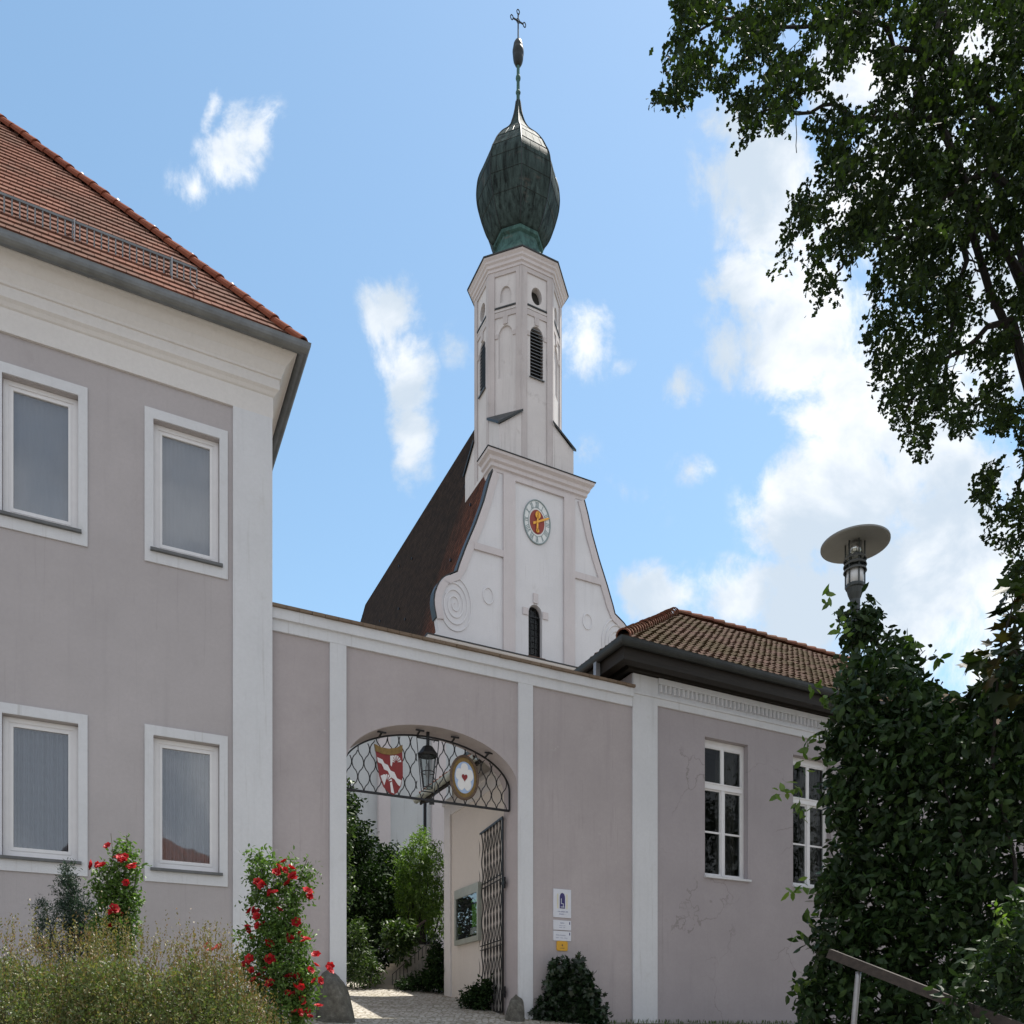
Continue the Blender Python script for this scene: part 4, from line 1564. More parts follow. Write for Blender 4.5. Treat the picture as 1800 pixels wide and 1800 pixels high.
# eaves
OV = 0.62
cxe = xpR0 - 0.05
pathR = [lambda o: (cxe - o, RD + o), lambda o: (cxe - o, GY - o), lambda o: (XR, GY - o)]
Xc, Yc_ = l2w(PW, cxe - OV - 0.08, GY - OV - 0.08)
zgr = EYE + (HOR - 1117) / F * Yc_
zfa = EYE + (HOR - 1142) / F * Yc_
mb = MB()
mb.sweep([(0.02, zsof + 0.025), (0.14, zsof + 0.03), (0.16, zsof + 0.22), (0.30, zsof + 0.24), (0.32, zfa - 0.10), (OV - 0.10, zfa - 0.08), (OV - 0.08, zgr - 0.02), (0.02, zgr - 0.02)], pathR)
mb.build('boarded_eaves', M['darkwood'], rh_)
mb = MB()
gpr = [(OV + 0.095 * math.cos(t), zgr + 0.15 * math.sin(t)) for t in [math.pi + math.pi * i / 10 for i in range(11)]]
gpr += [(OV + 0.10, zgr + 0.02), (OV + 0.075, zgr + 0.02)] + [(OV + 0.08 * math.cos(t), zgr + 0.13 * math.sin(t)) for t in [2 * math.pi - math.pi * i / 10 for i in range(11)]]
mb.sweep(gpr, pathR)
mb.build('gutter', M['zinc_dark'], rh_)
xd, zd = cxe - OV, zgr
yd = on_x(PW, 1049, 1165, xd)[0]
mb = MB()
mb.bar((xd, yd, zgr - 0.10), (xd, yd, zgr - 0.50), 0.11)
mb.bar((xd, yd, zgr - 0.48), (xd + 0.45, yd, zgr - 0.85), 0.10)
mb.build('rain_spout', M['galv'], rh_)
# roof
eo = OV - 0.02
KX, KY = 5.0, (RD + 2 * eo) / 2
ry0 = GY - eo
px0_ = cxe - eo
zeR = zgr + 0.03
Xr, Yr = l2w(PW, px0_ + KX, ry0 + KY)
zrR = EYE + (HOR - 1080) / F * Yr
RS = (zrR - zeR) / KY
lnr = math.hypot(1, RS)
rowsR = int(KY * lnr / 0.27)
mb = MB()
tiles(mb, (0, ry0, zeR), (1, 0, 0), Vector((0, 1, RS)), Vector((0, -RS, 1)), rowsR, 0.27, 0.21, lambda v: (px0_ + v / lnr * KX / KY + 0.02, 19.5), 0.05, 0.02, 0.012, 0.055)
RS2 = (zrR - zeR) / KX
ln2 = math.hypot(1, RS2)
tiles(mb, (px0_, 0, zeR), (0, -1, 0), Vector((1, 0, RS2)), Vector((-RS2, 0, 1)), int(KX * ln2 / 0.27), 0.27, 0.21, lambda v: (-(ry0 + 2 * KY - v / ln2 * KY / KX), -(ry0 + v / ln2 * KY / KX)), 0.05, 0.02, 0.012, 0.055)
E = [(XR, ry0, zeR - 0.03), (px0_, ry0, zeR - 0.03), (px0_, ry0 + 2 * KY, zeR - 0.03), (XR, ry0 + 2 * KY, zeR - 0.03), (px0_ + KX, ry0 + KY, zrR - 0.03), (XR, ry0 + KY, zrR - 0.03)]
mb.add(E, [(0, 1, 4, 5), (1, 2, 4), (2, 3, 5, 4), (0, 3, 2, 1), (0, 5, 3)])
roofR = mb.build('roof', M['tile_right'], rh_)
mb = MB()
ridge_tiles(mb, (px0_ + 0.05, ry0 + 0.05, zeR + 0.05), (px0_ + KX, ry0 + KY, zrR + 0.07), 0.17, 0.30, taper=0.7)
ridge_tiles(mb, (19.5, ry0 + KY, zrR + 0.06), (px0_ + KX - 0.1, ry0 + KY, zrR + 0.06), 0.15, 0.42, taper=0.66)
mb.build('ridge_tiles', M['ridge_right'], roofR)
for (x0, x1) in rw_:
    yf = GY + 0.15
    fr = MB()
    H_ = zwt - zwb
    ztr = zwb + H_ * 0.665       # transom
    xm = (x0 + x1) / 2
    b0, b1 = x0 + 0.004, x1 - 0.004
    ring(fr, b0, b1, zwb + 0.05, zwt - 0.004, 0.07, yf, yf + 0.08, 0.06)
    fr.box(b0 + 0.07, b1 - 0.07, yf - 0.025, yf + 0.08, ztr - 0.05, ztr + 0.09)
    fr.box(b0 + 0.07, b1 - 0.07, yf - 0.04, yf - 0.025, ztr + 0.07, ztr + 0.10)
    fr.box(b0 + 0.07, b1 - 0.07, yf + 0.008, yf + 0.08, zwt - 0.16, zwt - 0.075)
    fr.box(xm - 0.045, xm + 0.045, yf - 0.012, yf + 0.08, zwb + 0.11, ztr - 0.05)
    fr.box(xm - 0.022, xm + 0.022, yf + 0.01, yf + 0.07, ztr + 0.09, zwt - 0.16)
    zgl = zwb + 0.11 + (ztr - zwb - 0.16) * 0.5
    for (c0, c1) in ((b0 + 0.07, xm - 0.045), (xm + 0.045, b1 - 0.07)):
        ring(fr, c0 + 0.002, c1 - 0.002, zwb + 0.112, ztr - 0.052, 0.035, yf + 0.012, yf + 0.06)
        fr.box(c0 + 0.037, c1 - 0.037, yf + 0.02, yf + 0.055, zgl - 0.022, zgl + 0.022)
        ring(fr, c0 + 0.002, c1 - 0.002 if c0 > xm else xm - 0.023, ztr + 0.092, zwt - 0.162, 0.028, yf + 0.014, yf + 0.06) if c0 < xm else ring(fr, xm + 0.023, c1 - 0.002, ztr + 0.092, zwt - 0.162, 0.028, yf + 0.014, yf + 0.06)
    w_ = fr.build('casement_window', M['pvc'], rh_)
    MB().box(b0 + 0.07, b1 - 0.07, yf + 0.036, yf + 0.042, zwb + 0.11, zwt - 0.10).build('pane', M['glass_dark'], w_)
    MB().box(x0 - 0.02, x1 + 0.05, GY - 0.07, yf - 0.004, zwb - 0.005, zwb + 0.045).build('sill', M['trim'], w_)
    cu = MB()
    nn = 26
    for (c0, c1) in ((x0 + 0.40 * (x1 - x0) + 0.12, x1 - 0.05),):
        for i in range(nn):
            a, b = c0 + (c1 - c0) * i / nn, c0 + (c1 - c0) * (i + 1) / nn
            ya, yb = yf + 0.25 + 0.035 * math.sin(i * 1.3), yf + 0.25 + 0.035 * math.sin((i + 1) * 1.3)
            cu.add([(a, ya, zwb), (b, yb, zwb), (b, yb, zwt), (a, ya, zwt)], [(0, 1, 2, 3)])
    cu.build('drape', M['drape'], w_, fix=False)
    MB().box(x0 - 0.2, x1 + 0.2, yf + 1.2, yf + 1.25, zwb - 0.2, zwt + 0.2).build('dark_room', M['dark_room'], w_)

# ================================================================== COURT BUILDING (seen through the arch)
cb_ = thing('courtyard_house', 'cream house wall behind the gateway with white corner strip and low overhanging tiled eaves', 'house', (PW[0], PW[1], 0), TH)
KXC = a1 + 0.12
vc = on_x(PW, 785, 1600, KXC)[0]          # its far... corner nearest the steps
zce = on_x(PW, 785, 1418, KXC)[1]
XE = KXC + 2.2
mb = MB()
ZB3 = EYE - 0.5
yA = GY + GT + 0.06
dv0 = on_x(PW, 890, 1600, KXC)[0]
mb.box(KXC, KXC + 0.3, dv0 + 0.25, vc - 0.35, ZB3, zce)
mb.box(KXC, KXC + 0.3, yA, dv0 + 0.25, on_x(PW, 892, 1560, KXC)[1], zce)
mb.box(KXC + 0.3, XE, vc - 0.65, vc - 0.35, ZB3, zce)
mb.build('wall', M['courtwall'], cb_)
mb = MB()
mb.box(KXC - 0.05, KXC + 0.4, vc - 0.349, vc + 0.05, ZB3, zce)
mb.box(KXC - 0.045, KXC - 0.001, yA, vc - 0.351, zce - 0.30, zce - 0.001)
mb.box(KXC - 0.09, KXC - 0.001, yA, vc + 0.09, zce + 0.001, zce + 0.12)
mb.build('corner_strip', M['cornice'], cb_)
mb = MB()
mb.box(KXC + 0.05, KXC + 0.12, yA + 0.01, dv0 + 0.24, ZB3, on_x(PW, 892, 1560, KXC)[1] - 0.01)
mb.build('door', M['brownwood'], cb_)
# roof: lean-to eaves projecting over the court
eov = 0.66
exx = KXC - eov
ezz = on_x(PW, 741, 1404, exx)[1]
ve = vc + 0.14
mb = MB()
zin = zce + 0.10
vs = [(exx, yA, ezz), (exx, ve, ezz), (KXC + 0.1, ve, zin + 0.15), (KXC + 0.1, yA, zin + 0.15)]
mb.box(exx - 0.02, exx + 0.02, yA, ve, ezz - 0.14, ezz + 0.02)
for q in range(8):
    yq = yA + 0.15 + (ve - yA - 0.3) * q / 7
    mb.bar((exx + 0.03, yq, ezz - 0.02), (KXC - 0.02, yq, ezz + 0.02 + (eov) * 0.62), 0.09, 0.14)
mb.add([(exx, yA, ezz + 0.03), (exx, ve, ezz + 0.03), (KXC + 0.4, ve, ezz + 0.03 + (eov + 0.4) * 0.62), (KXC + 0.4, yA, ezz + 0.03 + (eov + 0.4) * 0.62),
        (exx, yA, ezz + 0.07), (exx, ve, ezz + 0.07), (KXC + 0.4, ve, ezz + 0.07 + (eov + 0.4) * 0.62), (KXC + 0.4, yA, ezz + 0.07 + (eov + 0.4) * 0.62)],
       [(0, 1, 2, 3), (7, 6, 5, 4), (0, 4, 5, 1), (1, 5, 6, 2), (2, 6, 7, 3), (3, 7, 4, 0)])
mb.build('rafters', M['darkwood'], cb_)
mb = MB()
zrf = lambda x_: ezz + 0.02 + (x_ - exx) * 0.62
mb.prism([(KXC + 0.001, zce), (XE, zce), (XE, zrf(XE)), (KXC + 0.001, zrf(KXC))], vc - 0.60, vc - 0.36)
mb.prism([(KXC + 0.001, zce), (KXC + 0.25, zce), (KXC + 0.25, zrf(KXC + 0.25)), (KXC + 0.001, zrf(KXC))], yA, vc - 0.601)
mb.build('gable', M['courtwall'], cb_)
mb = MB()
sl_ = 0.62
lnc = math.hypot(1, sl_)
tiles(mb, (exx - 0.03, 0, ezz + 0.10), (0, -1, 0), Vector((1, 0, sl_)), Vector((-sl_, 0, 1)), int(3.0 * lnc / 0.27), 0.27, 0.21, lambda v: (-ve, -yA), 0.05, 0.02, 0.01, 0.05)
mb.add([(exx, yA, ezz + 0.09), (exx, ve, ezz + 0.09), (exx + 3.2, ve, ezz + 0.09 + 3.2 * sl_), (exx + 3.2, yA, ezz + 0.09 + 3.2 * sl_)], [(0, 1, 2, 3)])
mb.build('roof', M['tile_left'], cb_)
mb = MB()
gz_ = ezz + 0.02
pr = [(0.09 * math.cos(t), 0.13 * math.sin(t)) for t in [math.pi + math.pi * i / 8 for i in range(9)]]
vs = []
for yq in (yA, ve + 0.05):
    vs += [(exx - 0.10 + a, yq, gz_ + b) for a, b in pr] + [(exx - 0.10 + a * 0.85, yq, gz_ + b * 0.85) for a, b in pr[::-1]]
m_ = 18
mb.add(vs, [(q, (q + 1) % m_, m_ + (q + 1) % m_, m_ + q) for q in range(m_)] + [tuple(range(m_ - 1, -1, -1)), tuple(range(m_, 2 * m_))])
mb.build('gutter', M['board_frame'], cb_)

# notice board on that wall
nb0, nzt = on_x(PW, 843, 1551, KXC - 0.06)
nb1, nzb = on_x(PW, 801, 1664, KXC - 0.06)
nzt2 = on_x(PW, 801, 1566, KXC - 0.06)[1]
ntop = (nzt + nzt2) / 2
nzb2 = on_x(PW, 843, 1651, KXC - 0.06)[1]
nbot = (nzb + nzb2) / 2
bd = thing('notice_board', 'glazed grey metal notice case with a green poster on the cream courtyard wall', 'notice board', (PW[0], PW[1], 0), TH)
mb = MB()
mb.box(KXC - 0.10, KXC - 0.002, nb0, nb0 + 0.08, nbot, ntop)
mb.box(KXC - 0.10, KXC - 0.002, nb1 - 0.08, nb1, nbot, ntop)
mb.box(KXC - 0.10, KXC - 0.002, nb0 + 0.08, nb1 - 0.08, nbot, nbot + 0.12)
mb.box(KXC - 0.10, KXC - 0.002, nb0 + 0.08, nb1 - 0.08, ntop - 0.22, ntop)
mb.build('case_frame', M['board_frame'], bd)
MB().box(KXC - 0.03, KXC - 0.003, nb0 + 0.08, nb1 - 0.08, nbot + 0.12, ntop - 0.22).build('back_panel', M['dark_room'], bd)
hB = ntop - nbot
MB().box(KXC - 0.036, KXC - 0.031, nb0 + 0.10, nb0 + 0.50, nbot + hB * 0.26, nbot + hB * 0.66).build('green_poster', M['poster_green'], bd)
MB().box(KXC - 0.0345, KXC - 0.031, nb0 + 0.09, nb0 + 0.60, nbot + hB * 0.14, nbot + hB * 0.255).build('white_poster', M['poster_white'], bd)
MB().box(KXC - 0.0345, KXC - 0.031, nb0 + 0.12, nb0 + 0.55, nbot + hB * 0.70, nbot + hB * 0.74).build('paper_strip', M['poster_green'], bd)
MB().box(KXC - 0.085, KXC - 0.078, nb0 + 0.08, nb1 - 0.08, nbot + 0.12, ntop - 0.22).build('pane', M['glass'], bd)

# post behind the lantern
pq = at(747, 1600, 26.6)
post = thing('iron_post', 'thin black post rising behind the bright bush below the lantern', 'post', (pq.x, pq.y, G(pq.x, pq.y)))
mb = MB()
ztp = at(747, 1392, 26.6).z - G(pq.x, pq.y)
mb.lathe([(0.09, 0), (0.09, 0.4), (0.065, 0.5), (0.055, ztp)], 8)
mb.build('pole', M['iron'], post)
mb = MB()
mb.bar((0, 0, ztp - 0.35), (0.26, 0, ztp - 0.25), 0.06)
mb.box(0.14, 0.30, -0.06, 0.06, ztp - 0.40, ztp - 0.22)
mb.build('arm', M['iron'], post)

# ================================================================== CHURCH
ch = thing('church', 'white baroque church with scrolled gable, clock and octagonal tower under a green onion dome', 'church', (PC[0], PC[1], 0), TH)
oc = PC
Lpx = [(861, 826), (854, 847), (845.6, 879), (831, 919.6), (814, 960), (802, 992), (798, 1005), (788, 1009), (779, 1013), (772, 1018), (765, 1027), (759, 1041), (757.5, 1054), (758, 1064), (762, 1087), (765, 1107), (760, 1110), (757, 1118)]
half_o = [on_y(oc, a, b) for a, b in Lpx]
Rtop = on_y(oc, 1020, 870)[0]
shift = 0.0
hw = [(-x_, z_) for x_, z_ in half_o]       # distance from the axis, height
topw = (hw[0][0] + Rtop) / 2
dcor = topw - hw[0][0]
hw = [(a + dcor * 1.0, z_) for a, z_ in hw]
zbase = on_y(oc, 757, 1118)[1]
zbase = (zbase + on_y(oc, 1030, 1186)[1]) / 2
ztopf = hw[0][1]
xi0 = (on_y(oc, 900, 900)[0] - on_y(oc, 986, 900)[0]) / 2     # negative half width of the middle panel
xiP = (on_y(oc, 880, 900)[0] - on_y(oc, 1006, 900)[0]) / 2
FT = 0.34
mb = MB()
# outer wings
for s in (-1, 1):
    pl = [(s * a, z_) for a, z_ in hw[:-1]] + [(s * (hw[-1][0]), zbase), (s * -xiP, zbase), (s * -xiP, ztopf)]
    if s > 0:
        pl = pl[::-1]
    mb.prism(pl, 0.0, FT)
wx0, wx1 = on_y(oc, 929, 1100)[0], on_y(oc, 953, 1100)[0]
wzt, wzb = on_y(oc, 941, 1063)[1], on_y(oc, 941, 1157)[1]
ww = (wx1 - wx0) / 2
wc = (wx0 + wx1) / 2
mb.arch_wall(xiP, -xiP, zbase, ztopf, wx0, wx1, wzb, wzt - ww * 1.25, ww * 1.25, 0.0, FT)
mb.build('gable', M['church'], ch)
for s in (-1, 1):
    xa, xb = sorted((s * -xi0, s * -xiP))
    MB().box(xa, xb, -0.10, -0.002, zbase, ztopf).build('gable_pilaster', M['churchband'], ch)
ptz = on_y(oc, 943, 860)[1]
MB().box(xi0 + 0.001, -xi0 - 0.001, -0.10, -0.002, ptz, ztopf).build('top_band', M['churchband'], ch)
# raised bands along the scrolled edges
for s in (-1, 1):
    mb = MB()
    outer = hw[:15]
    for i in range(len(outer) - 1):
        (a0_, z0_), (a1_, z1_) = outer[i], outer[i + 1]

        def inn(a, z, i_):
            p0 = Vector(outer[max(0, i_ - 1)])
            p1 = Vector(outer[min(len(outer) - 1, i_ + 1)])
            t = (p1 - p0).normalized()
            nrm = Vector((t.y, -t.x))
            if nrm.x > 0:
                nrm = -nrm
            if 6 <= i_ <= 12:
                nrm = Vector((-0.35, -0.9)) if i_ < 9 else Vector((-0.95, -0.2))
            q = Vector((a, z)) + nrm * 0.34
            return (q.x, q.y)
        b0_, b1_ = inn(a0_, z0_, i), inn(a1_, z1_, i + 1)
        pl = [(s * a0_, z0_), (s * a1_, z1_), (s * b1_[0], b1_[1]), (s * b0_[0], b0_[1])]
        mb.prism(pl, -0.07, -0.002)
    zz = on_y(oc, 820, 962)[1] if s < 0 else None
    zband = (on_y(oc, 800, 958)[1] + on_y(oc, 1030, 1010)[1]) / 2
    aw = np.interp(-zband, [-z_ for a_, z_ in hw], [a_ for a_, z_ in hw])
    xa, xb = sorted((s * (-xiP + 0.0), s * (aw - 0.32)))
    mb.box(xa, xb, -0.09, -0.002, zband - 0.16, zband + 0.16)
    mb.build('raised_band', M['churchband'], ch)
for s in (-1, 1):     # spiral scrolls
    mb = MB()
    vcx = np.interp(-(on_y(oc, 795, 1063)[1]), [-z_ for a_, z_ in hw], [a_ for a_, z_ in hw]) - 1.0
    vx, vz = s * vcx, on_y(oc, 795, 1063)[1]
    pts = []
    for q in range(170):
        t = q / 169
        r = 0.06 + 0.92 * t
        a = -s * 2 * math.pi * 4.2 * t + math.pi / 2
        pts.append((vx + r * 0.95 * math.cos(a), -0.01, vz + r * 1.42 * math.sin(a)))
    mb.tube(pts, 0.045, 5)
    zo = on_y(oc, 852, 1046)[1]
    xo = (on_y(oc, 852, 1046)[0] - on_y(oc, 1027, 1093)[0]) / 2
    mb.build('scroll', M['church'], ch)
    mb = MB()
    mb.tube([(s * xo + 0.26 * math.cos(2 * math.pi * k / 24), -0.01, zo + 0.38 * math.sin(2 * math.pi * k / 24)) for k in range(24)], 0.04, 5, True)
    mb.build('roundel', M['church'], ch)
# window
wnd = MB()
xw, hh = wc, wzt - ww * 1.25
ring(wnd, wx0 + 0.004, wx1 - 0.004, wzb, hh, 0.05, 0.22, 0.30)
pts = [(wc + (ww - 0.03) * math.cos(math.pi * k / 14), 0.26, hh + (ww - 0.03) * 1.25 * math.sin(math.pi * k / 14)) for k in range(15)]
wnd.tube(pts, 0.03, 4)
for q in range(1, 3):
    xx = wx0 + (wx1 - wx0) * q / 3
    wnd.box(xx - 0.012, xx + 0.012, 0.235, 0.27, wzb + 0.05, wzt - 0.10)
zz = wzb + 0.3
while zz < wzt - 0.2:
    wnd.box(wx0 + 0.05, wx1 - 0.05, 0.24, 0.265, zz - 0.010, zz + 0.010)
    zz += 0.30
win = wnd.build('window', M['iron'], ch)
mb = MB()
pp = [(wx0, wzb), (wx1, wzb)] + [(wc + ww * math.cos(math.pi * k / 14), hh + ww * 1.25 * math.sin(math.pi * k / 14)) for k in range(15)]
mb.prism(pp, 0.275, 0.285)
mb.build('pane', M['glass_dark'], win)
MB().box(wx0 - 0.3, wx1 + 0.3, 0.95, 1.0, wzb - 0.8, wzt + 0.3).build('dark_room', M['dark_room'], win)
mb = MB()
mb.box(wx0 - 0.10, wx1 + 0.10, -0.16, 0.21, wzb - 0.10, wzb - 0.003)
mb.build('sill', M['ridge_right'], win)
for s in (-1, 1):
    xx = wc + s * (ww + 0.17)
    MB().box(xx - 0.15, xx + 0.15, -0.05, -0.002, hh - 0.14, hh + 0.20).build('impost_block', M['churchband'], win)
MB().box(wc - 0.13, wc + 0.13, -0.06, -0.002, wzt + 0.05, wzt + 0.52).build('keystone', M['churchband'], win)
# clock
ccx, ccz = on_y(oc, 943.5, 918.5)
rx_ = (on_y(oc, 966.5, 918)[0] - on_y(oc, 920.5, 918)[0]) / 2
rz_ = 38 / F * (PC[1])
ck = MB().prism(ell(rx_, rz_, 48, ccx, ccz), -0.03, -0.002).build('clock_face', M['clock_face'], ch)
mb = MB()
for f_ in (1.0, 0.66):
    mb.tube([(x_, -0.035, z_) for x_, z_ in ell(rx_ * f_, rz_ * f_, 48, ccx, ccz)], 0.035 if f_ == 1 else 0.012, 5, True)
mb.build('clock_rim', M['clock_ink'], ck)
NUM = ['XII', 'I', 'II', 'III', 'IIII', 'V', 'VI', 'VII', 'VIII', 'IX', 'X', 'XI']
for k, sN in enumerate(NUM):
    mb = MB()
    t = math.pi / 2 - 2 * math.pi * k / 12
    wl_ = {'I': 0.07, 'V': 0.13, 'X': 0.13}
    tot = sum(wl_[c] for c in sN)
    off = -tot / 2

    def P2(u, r):           # u across the numeral, r outwards
        return (ccx + rx_ * (r * math.cos(t) + u * math.sin(t)), -0.034, ccz + rz_ * (r * math.sin(t) - u * math.cos(t)))
    for c in sN:
        cw = wl_[c]
        u0, u1 = off + 0.02, off + cw - 0.02
        if c == 'I':
            segs = [((off + cw / 2, 0.66), (off + cw / 2, 0.93))]
        elif c == 'V':
            segs = [((u0, 0.93), ((u0 + u1) / 2, 0.66)), ((u1, 0.93), ((u0 + u1) / 2, 0.66))]
        else:
            segs = [((u0, 0.93), (u1, 0.66)), ((u1, 0.93), (u0, 0.66))]
        for (p_, q_) in segs:
            mb.bar(P2(*p_), P2(*q_), 0.030, 0.008, (0, 1, 0))
        off += cw
    mb.build('numeral', M['clock_ink'], ck)
MB().prism(ell(rx_ * 0.56, rz_ * 0.56, 40, ccx, ccz), -0.045, -0.031).build('red_disc', M['clock_red'], ck)


def hand(mb, ang, length, w0, tail, y):
    c, s_ = math.cos(ang), math.sin(ang)
    pl = [(-tail, -w0 * 0.6), (-tail, w0 * 0.6), (0, w0 * 0.5), (length * 0.85, w0 * 0.45), (length, 0), (length * 0.85, -w0 * 0.45), (0, -w0 * 0.5)]
    mb.prism([(ccx + (a * c - b * s_) * rx_, ccz + (a * s_ + b * c) * rz_) for a, b in pl], y, y + 0.012)


mb = MB()
hand(mb, math.radians(20), 1.0, 0.10, 0.34, -0.075)
mb.build('minute_hand', M['gold'], ck)
mb = MB()
hand(mb, math.radians(86), 0.52, 0.12, 0.48, -0.10)
mb.prism(ell(rx_ * 0.20, rz_ * 0.17, 20, ccx + 0.02, ccz + rz_ * 0.30), -0.10, -0.088)
mb.prism(ell(rx_ * 0.13, rz_ * 0.09, 12, ccx, ccz - rz_ * 0.42), -0.10, -0.088)
mb.build('hour_hand', M['gold'], ck)
mb = MB()
mb.prism([(ccx + rx_ * 0.07 * math.cos(q), ccz + rz_ * 0.07 * math.sin(q)) for q in [6.283 * k / 10 for k in range(10)]], -0.11, -0.04)
mb.build('clock_boss', M['gold'], ck)
# gable cornice
czb, czt = ztopf, on_y(oc, 877, 790, -0.4)[1]
cw2 = topw + 0.02
dH = czt - czb
pathC = [lambda o: (-cw2 - o, 0.8), lambda o: (-cw2 - o, -o), lambda o: (cw2 + o, -o), lambda o: (cw2 + o, 0.8)]
mb = MB()
mb.sweep([(-0.4, czb), (0.03, czb), (0.05, czb + dH * 0.16), (0.14, czb + dH * 0.22), (0.14, czb + dH * 0.42), (0.24, czb + dH * 0.50), (0.26, czb + dH * 0.70), (0.40, czb + dH * 0.82), (0.42, czb + dH * 0.97), (-0.4, czb + dH * 0.97)], pathC)
mb.build('gable_cornice', M['churchband'], ch)
mb = MB()
mb.sweep([(0.46, czb + dH * 0.975), (0.46, czb + dH * 1.02), (-0.6, czb + dH * 1.25), (-0.6, czb + dH * 0.975)], pathC)
mb.build('cornice_flashing', M['zinc_dark'], ch)
# lower facade and nave
mb = MB()
zlow = EYE + 1.5
lw = on_y(oc, 600, 1400, 0.3)[0]
mb.box(lw, -lw, 0.0, 0.8, zlow, zbase - 0.5)
mb.box(lw, lw + 0.8, 0.8, 24, zlow, zbase - 0.5)
mb.box(-lw - 0.8, -lw, 0.8, 24, zlow, zbase - 0.5)
mb.build('lower_wall', M['church_low'], ch)
for (pa, pb) in ((663, 684), (757, 781)):
    qa, qb = on_y(oc, pa, 1450)[0], on_y(oc, pb, 1450)[0]
    MB().box(qa, qb, -0.22, -0.003, zlow, zbase - 0.5).build('lower_pilaster', M['churchband'], ch)
    MB().box(-qb, -qa, -0.22, -0.003, zlow, zbase - 0.5).build('lower_pilaster', M['churchband'], ch)
hb = hw[-1][0]
mb = MB()
pathB = [lambda o: (-hb - 0.1 - o, 1.2), lambda o: (-hb - 0.1 - o, -o), lambda o: (hb + 0.1 + o, -o), lambda o: (hb + 0.1 + o, 1.2)]
mb.sweep([(-0.3, zbase - 0.5), (0.05, zbase - 0.5), (0.15, zbase - 0.36), (0.15, zbase - 0.22), (0.30, zbase - 0.10), (0.32, zbase - 0.02), (-0.3, zbase - 0.002)], pathB)
mb.build('base_cornice', M['cornice'], ch)
mb = MB()
mb.sweep([(0.36, zbase - 0.018), (0.36, zbase + 0.03), (0.0, zbase + 0.10), (0.0, zbase - 0.018)], pathB)
mb.build('base_flashing', M['zinc_dark'], ch)
# nave roof: steep slope behind the gable, hipped far end
Xt, zt_ = on_x(oc, 838, 748, 0.0)
zrid = zt_
yfar = on_x(oc, 642, 1062, 0.0)[0]
rhw = hw[5][0] + 1.6
zeav = zbase - 1.5
zknee = hw[5][1]
me = bpy.data.meshes.new('nave_roof')
vs, uv, fs = [], [], []
nseg = 24
y0r = 0.26


def prof_roof(s_):     # s_ 0 at ridge .. 1 at eave, slightly flared
    a = rhw * s_
    z = zrid + (zeav - zrid) * (s_ ** 0.94)
    return a, z


yb_ = 4.25                       # back of the tower
front_st = [(y0r + (yb_ - y0r) * i / 4, 0) for i in range(5)]
back_st = [(yb_ + (yfar - yb_) * i / 12, 0) for i in range(13)] + [(yfar, t / 3.0) for t in (1, 2, 3)]
for side in (-1, 1):
    for sts, s0 in ((front_st, 1.9 / rhw), (back_st, 0.0)):
        base = len(vs)
        for (yy_, t) in sts:
            for i in range(nseg + 1):
                s_ = s0 + (1 - s0) * i / nseg
                a, z = prof_roof(s_)
                yv = yy_
                if t:            # rounded far end: shrinks towards the ridge end while dropping
                    a = a * (1 - 0.75 * t)
                    z = z - (zrid - zeav) * 0.30 * t * (1 - s_)
                    yv = yfar + 2.6 * t * (0.3 + 0.7 * s_)
                vs.append((side * a, yv, z))
                uv.append((yv, s_ * math.hypot(rhw, zrid - zeav)))
        m_ = nseg + 1
        for j in range(len(sts) - 1):
            for i in range(nseg):
                f_ = (base + j * m_ + i, base + j * m_ + i + 1, base + (j + 1) * m_ + i + 1, base + (j + 1) * m_ + i)
                fs.append(f_ if side < 0 else f_[::-1])
me.from_pydata(vs, [], fs)
ul = me.uv_layers.new(name='UVMap')
for l in me.loops:
    ul.data[l.index].uv = uv[l.vertex_index]
me.materials.append(M['church_roof'])
me.update()
nr = link(bpy.data.objects.new('nave_roof', me), ch)
for s in (-1, 1):
    mb = MB()
    pts = []
    for (a, z_) in hw[:15]:
        pts.append((s * (a + 0.03), 0.5, z_ + 0.04))
    for i in range(len(pts) - 1):
        (xa, _, za), (xb, _, zb2) = pts[i], pts[i + 1]
        mb.add([(xa, -0.06, za), (xa, 0.40, za), (xb, 0.40, zb2), (xb, -0.06, zb2), (xa + s * 0.04, -0.06, za + 0.02), (xa + s * 0.04, 0.40, za + 0.02), (xb + s * 0.04, 0.40, zb2 + 0.02), (xb + s * 0.04, -0.06, zb2 + 0.02)],
               [(0, 1, 2, 3), (7, 6, 5, 4), (0, 4, 5, 1), (1, 5, 6, 2), (2, 6, 7, 3), (3, 7, 4, 0)])
    mb.build('gable_flashing', M['zinc_dark'], ch)
a0r = math.radians(22.5)
for i in range(22):
    yq = random.uniform(2, yfar)
    s_ = random.uniform(0.05, 0.8)
    a, z = prof_roof(s_)
    MB().box(-a - 0.10, -a - 0.02, yq, yq + 0.06, z - 0.03, z + 0.10).build('roof_hook', M['iron'], nr)

# tower: octagon standing on the gable
TC = (0.0, 2.26)
R8 = 2.22
HT = R8 * math.cos(a0r)
Xv, Yv = l2w(oc, *TC)


def zt(py, Y=None):
    return EYE + (HOR - py) / F * (Y or Yv)


zsq = zt(766, Yv - 2.0)          # top of the square foot at its corners
zct = zt(472, Yv - 2.0)          # underside of the tower cornice
zf_top = zsq + 1.0       # where the sloped caps meet the diagonal faces
OCT = [(TC[0] + R8 * math.cos(a0r + k * math.pi / 4), TC[1] + R8 * math.sin(a0r + k * math.pi / 4)) for k in range(8)]
mb = MB()
mb.box(TC[0] - HT, TC[0] + HT, TC[1] - HT + 0.0, TC[1] + HT, ztopf - 3.5, zsq - 1.2)
foot = mb
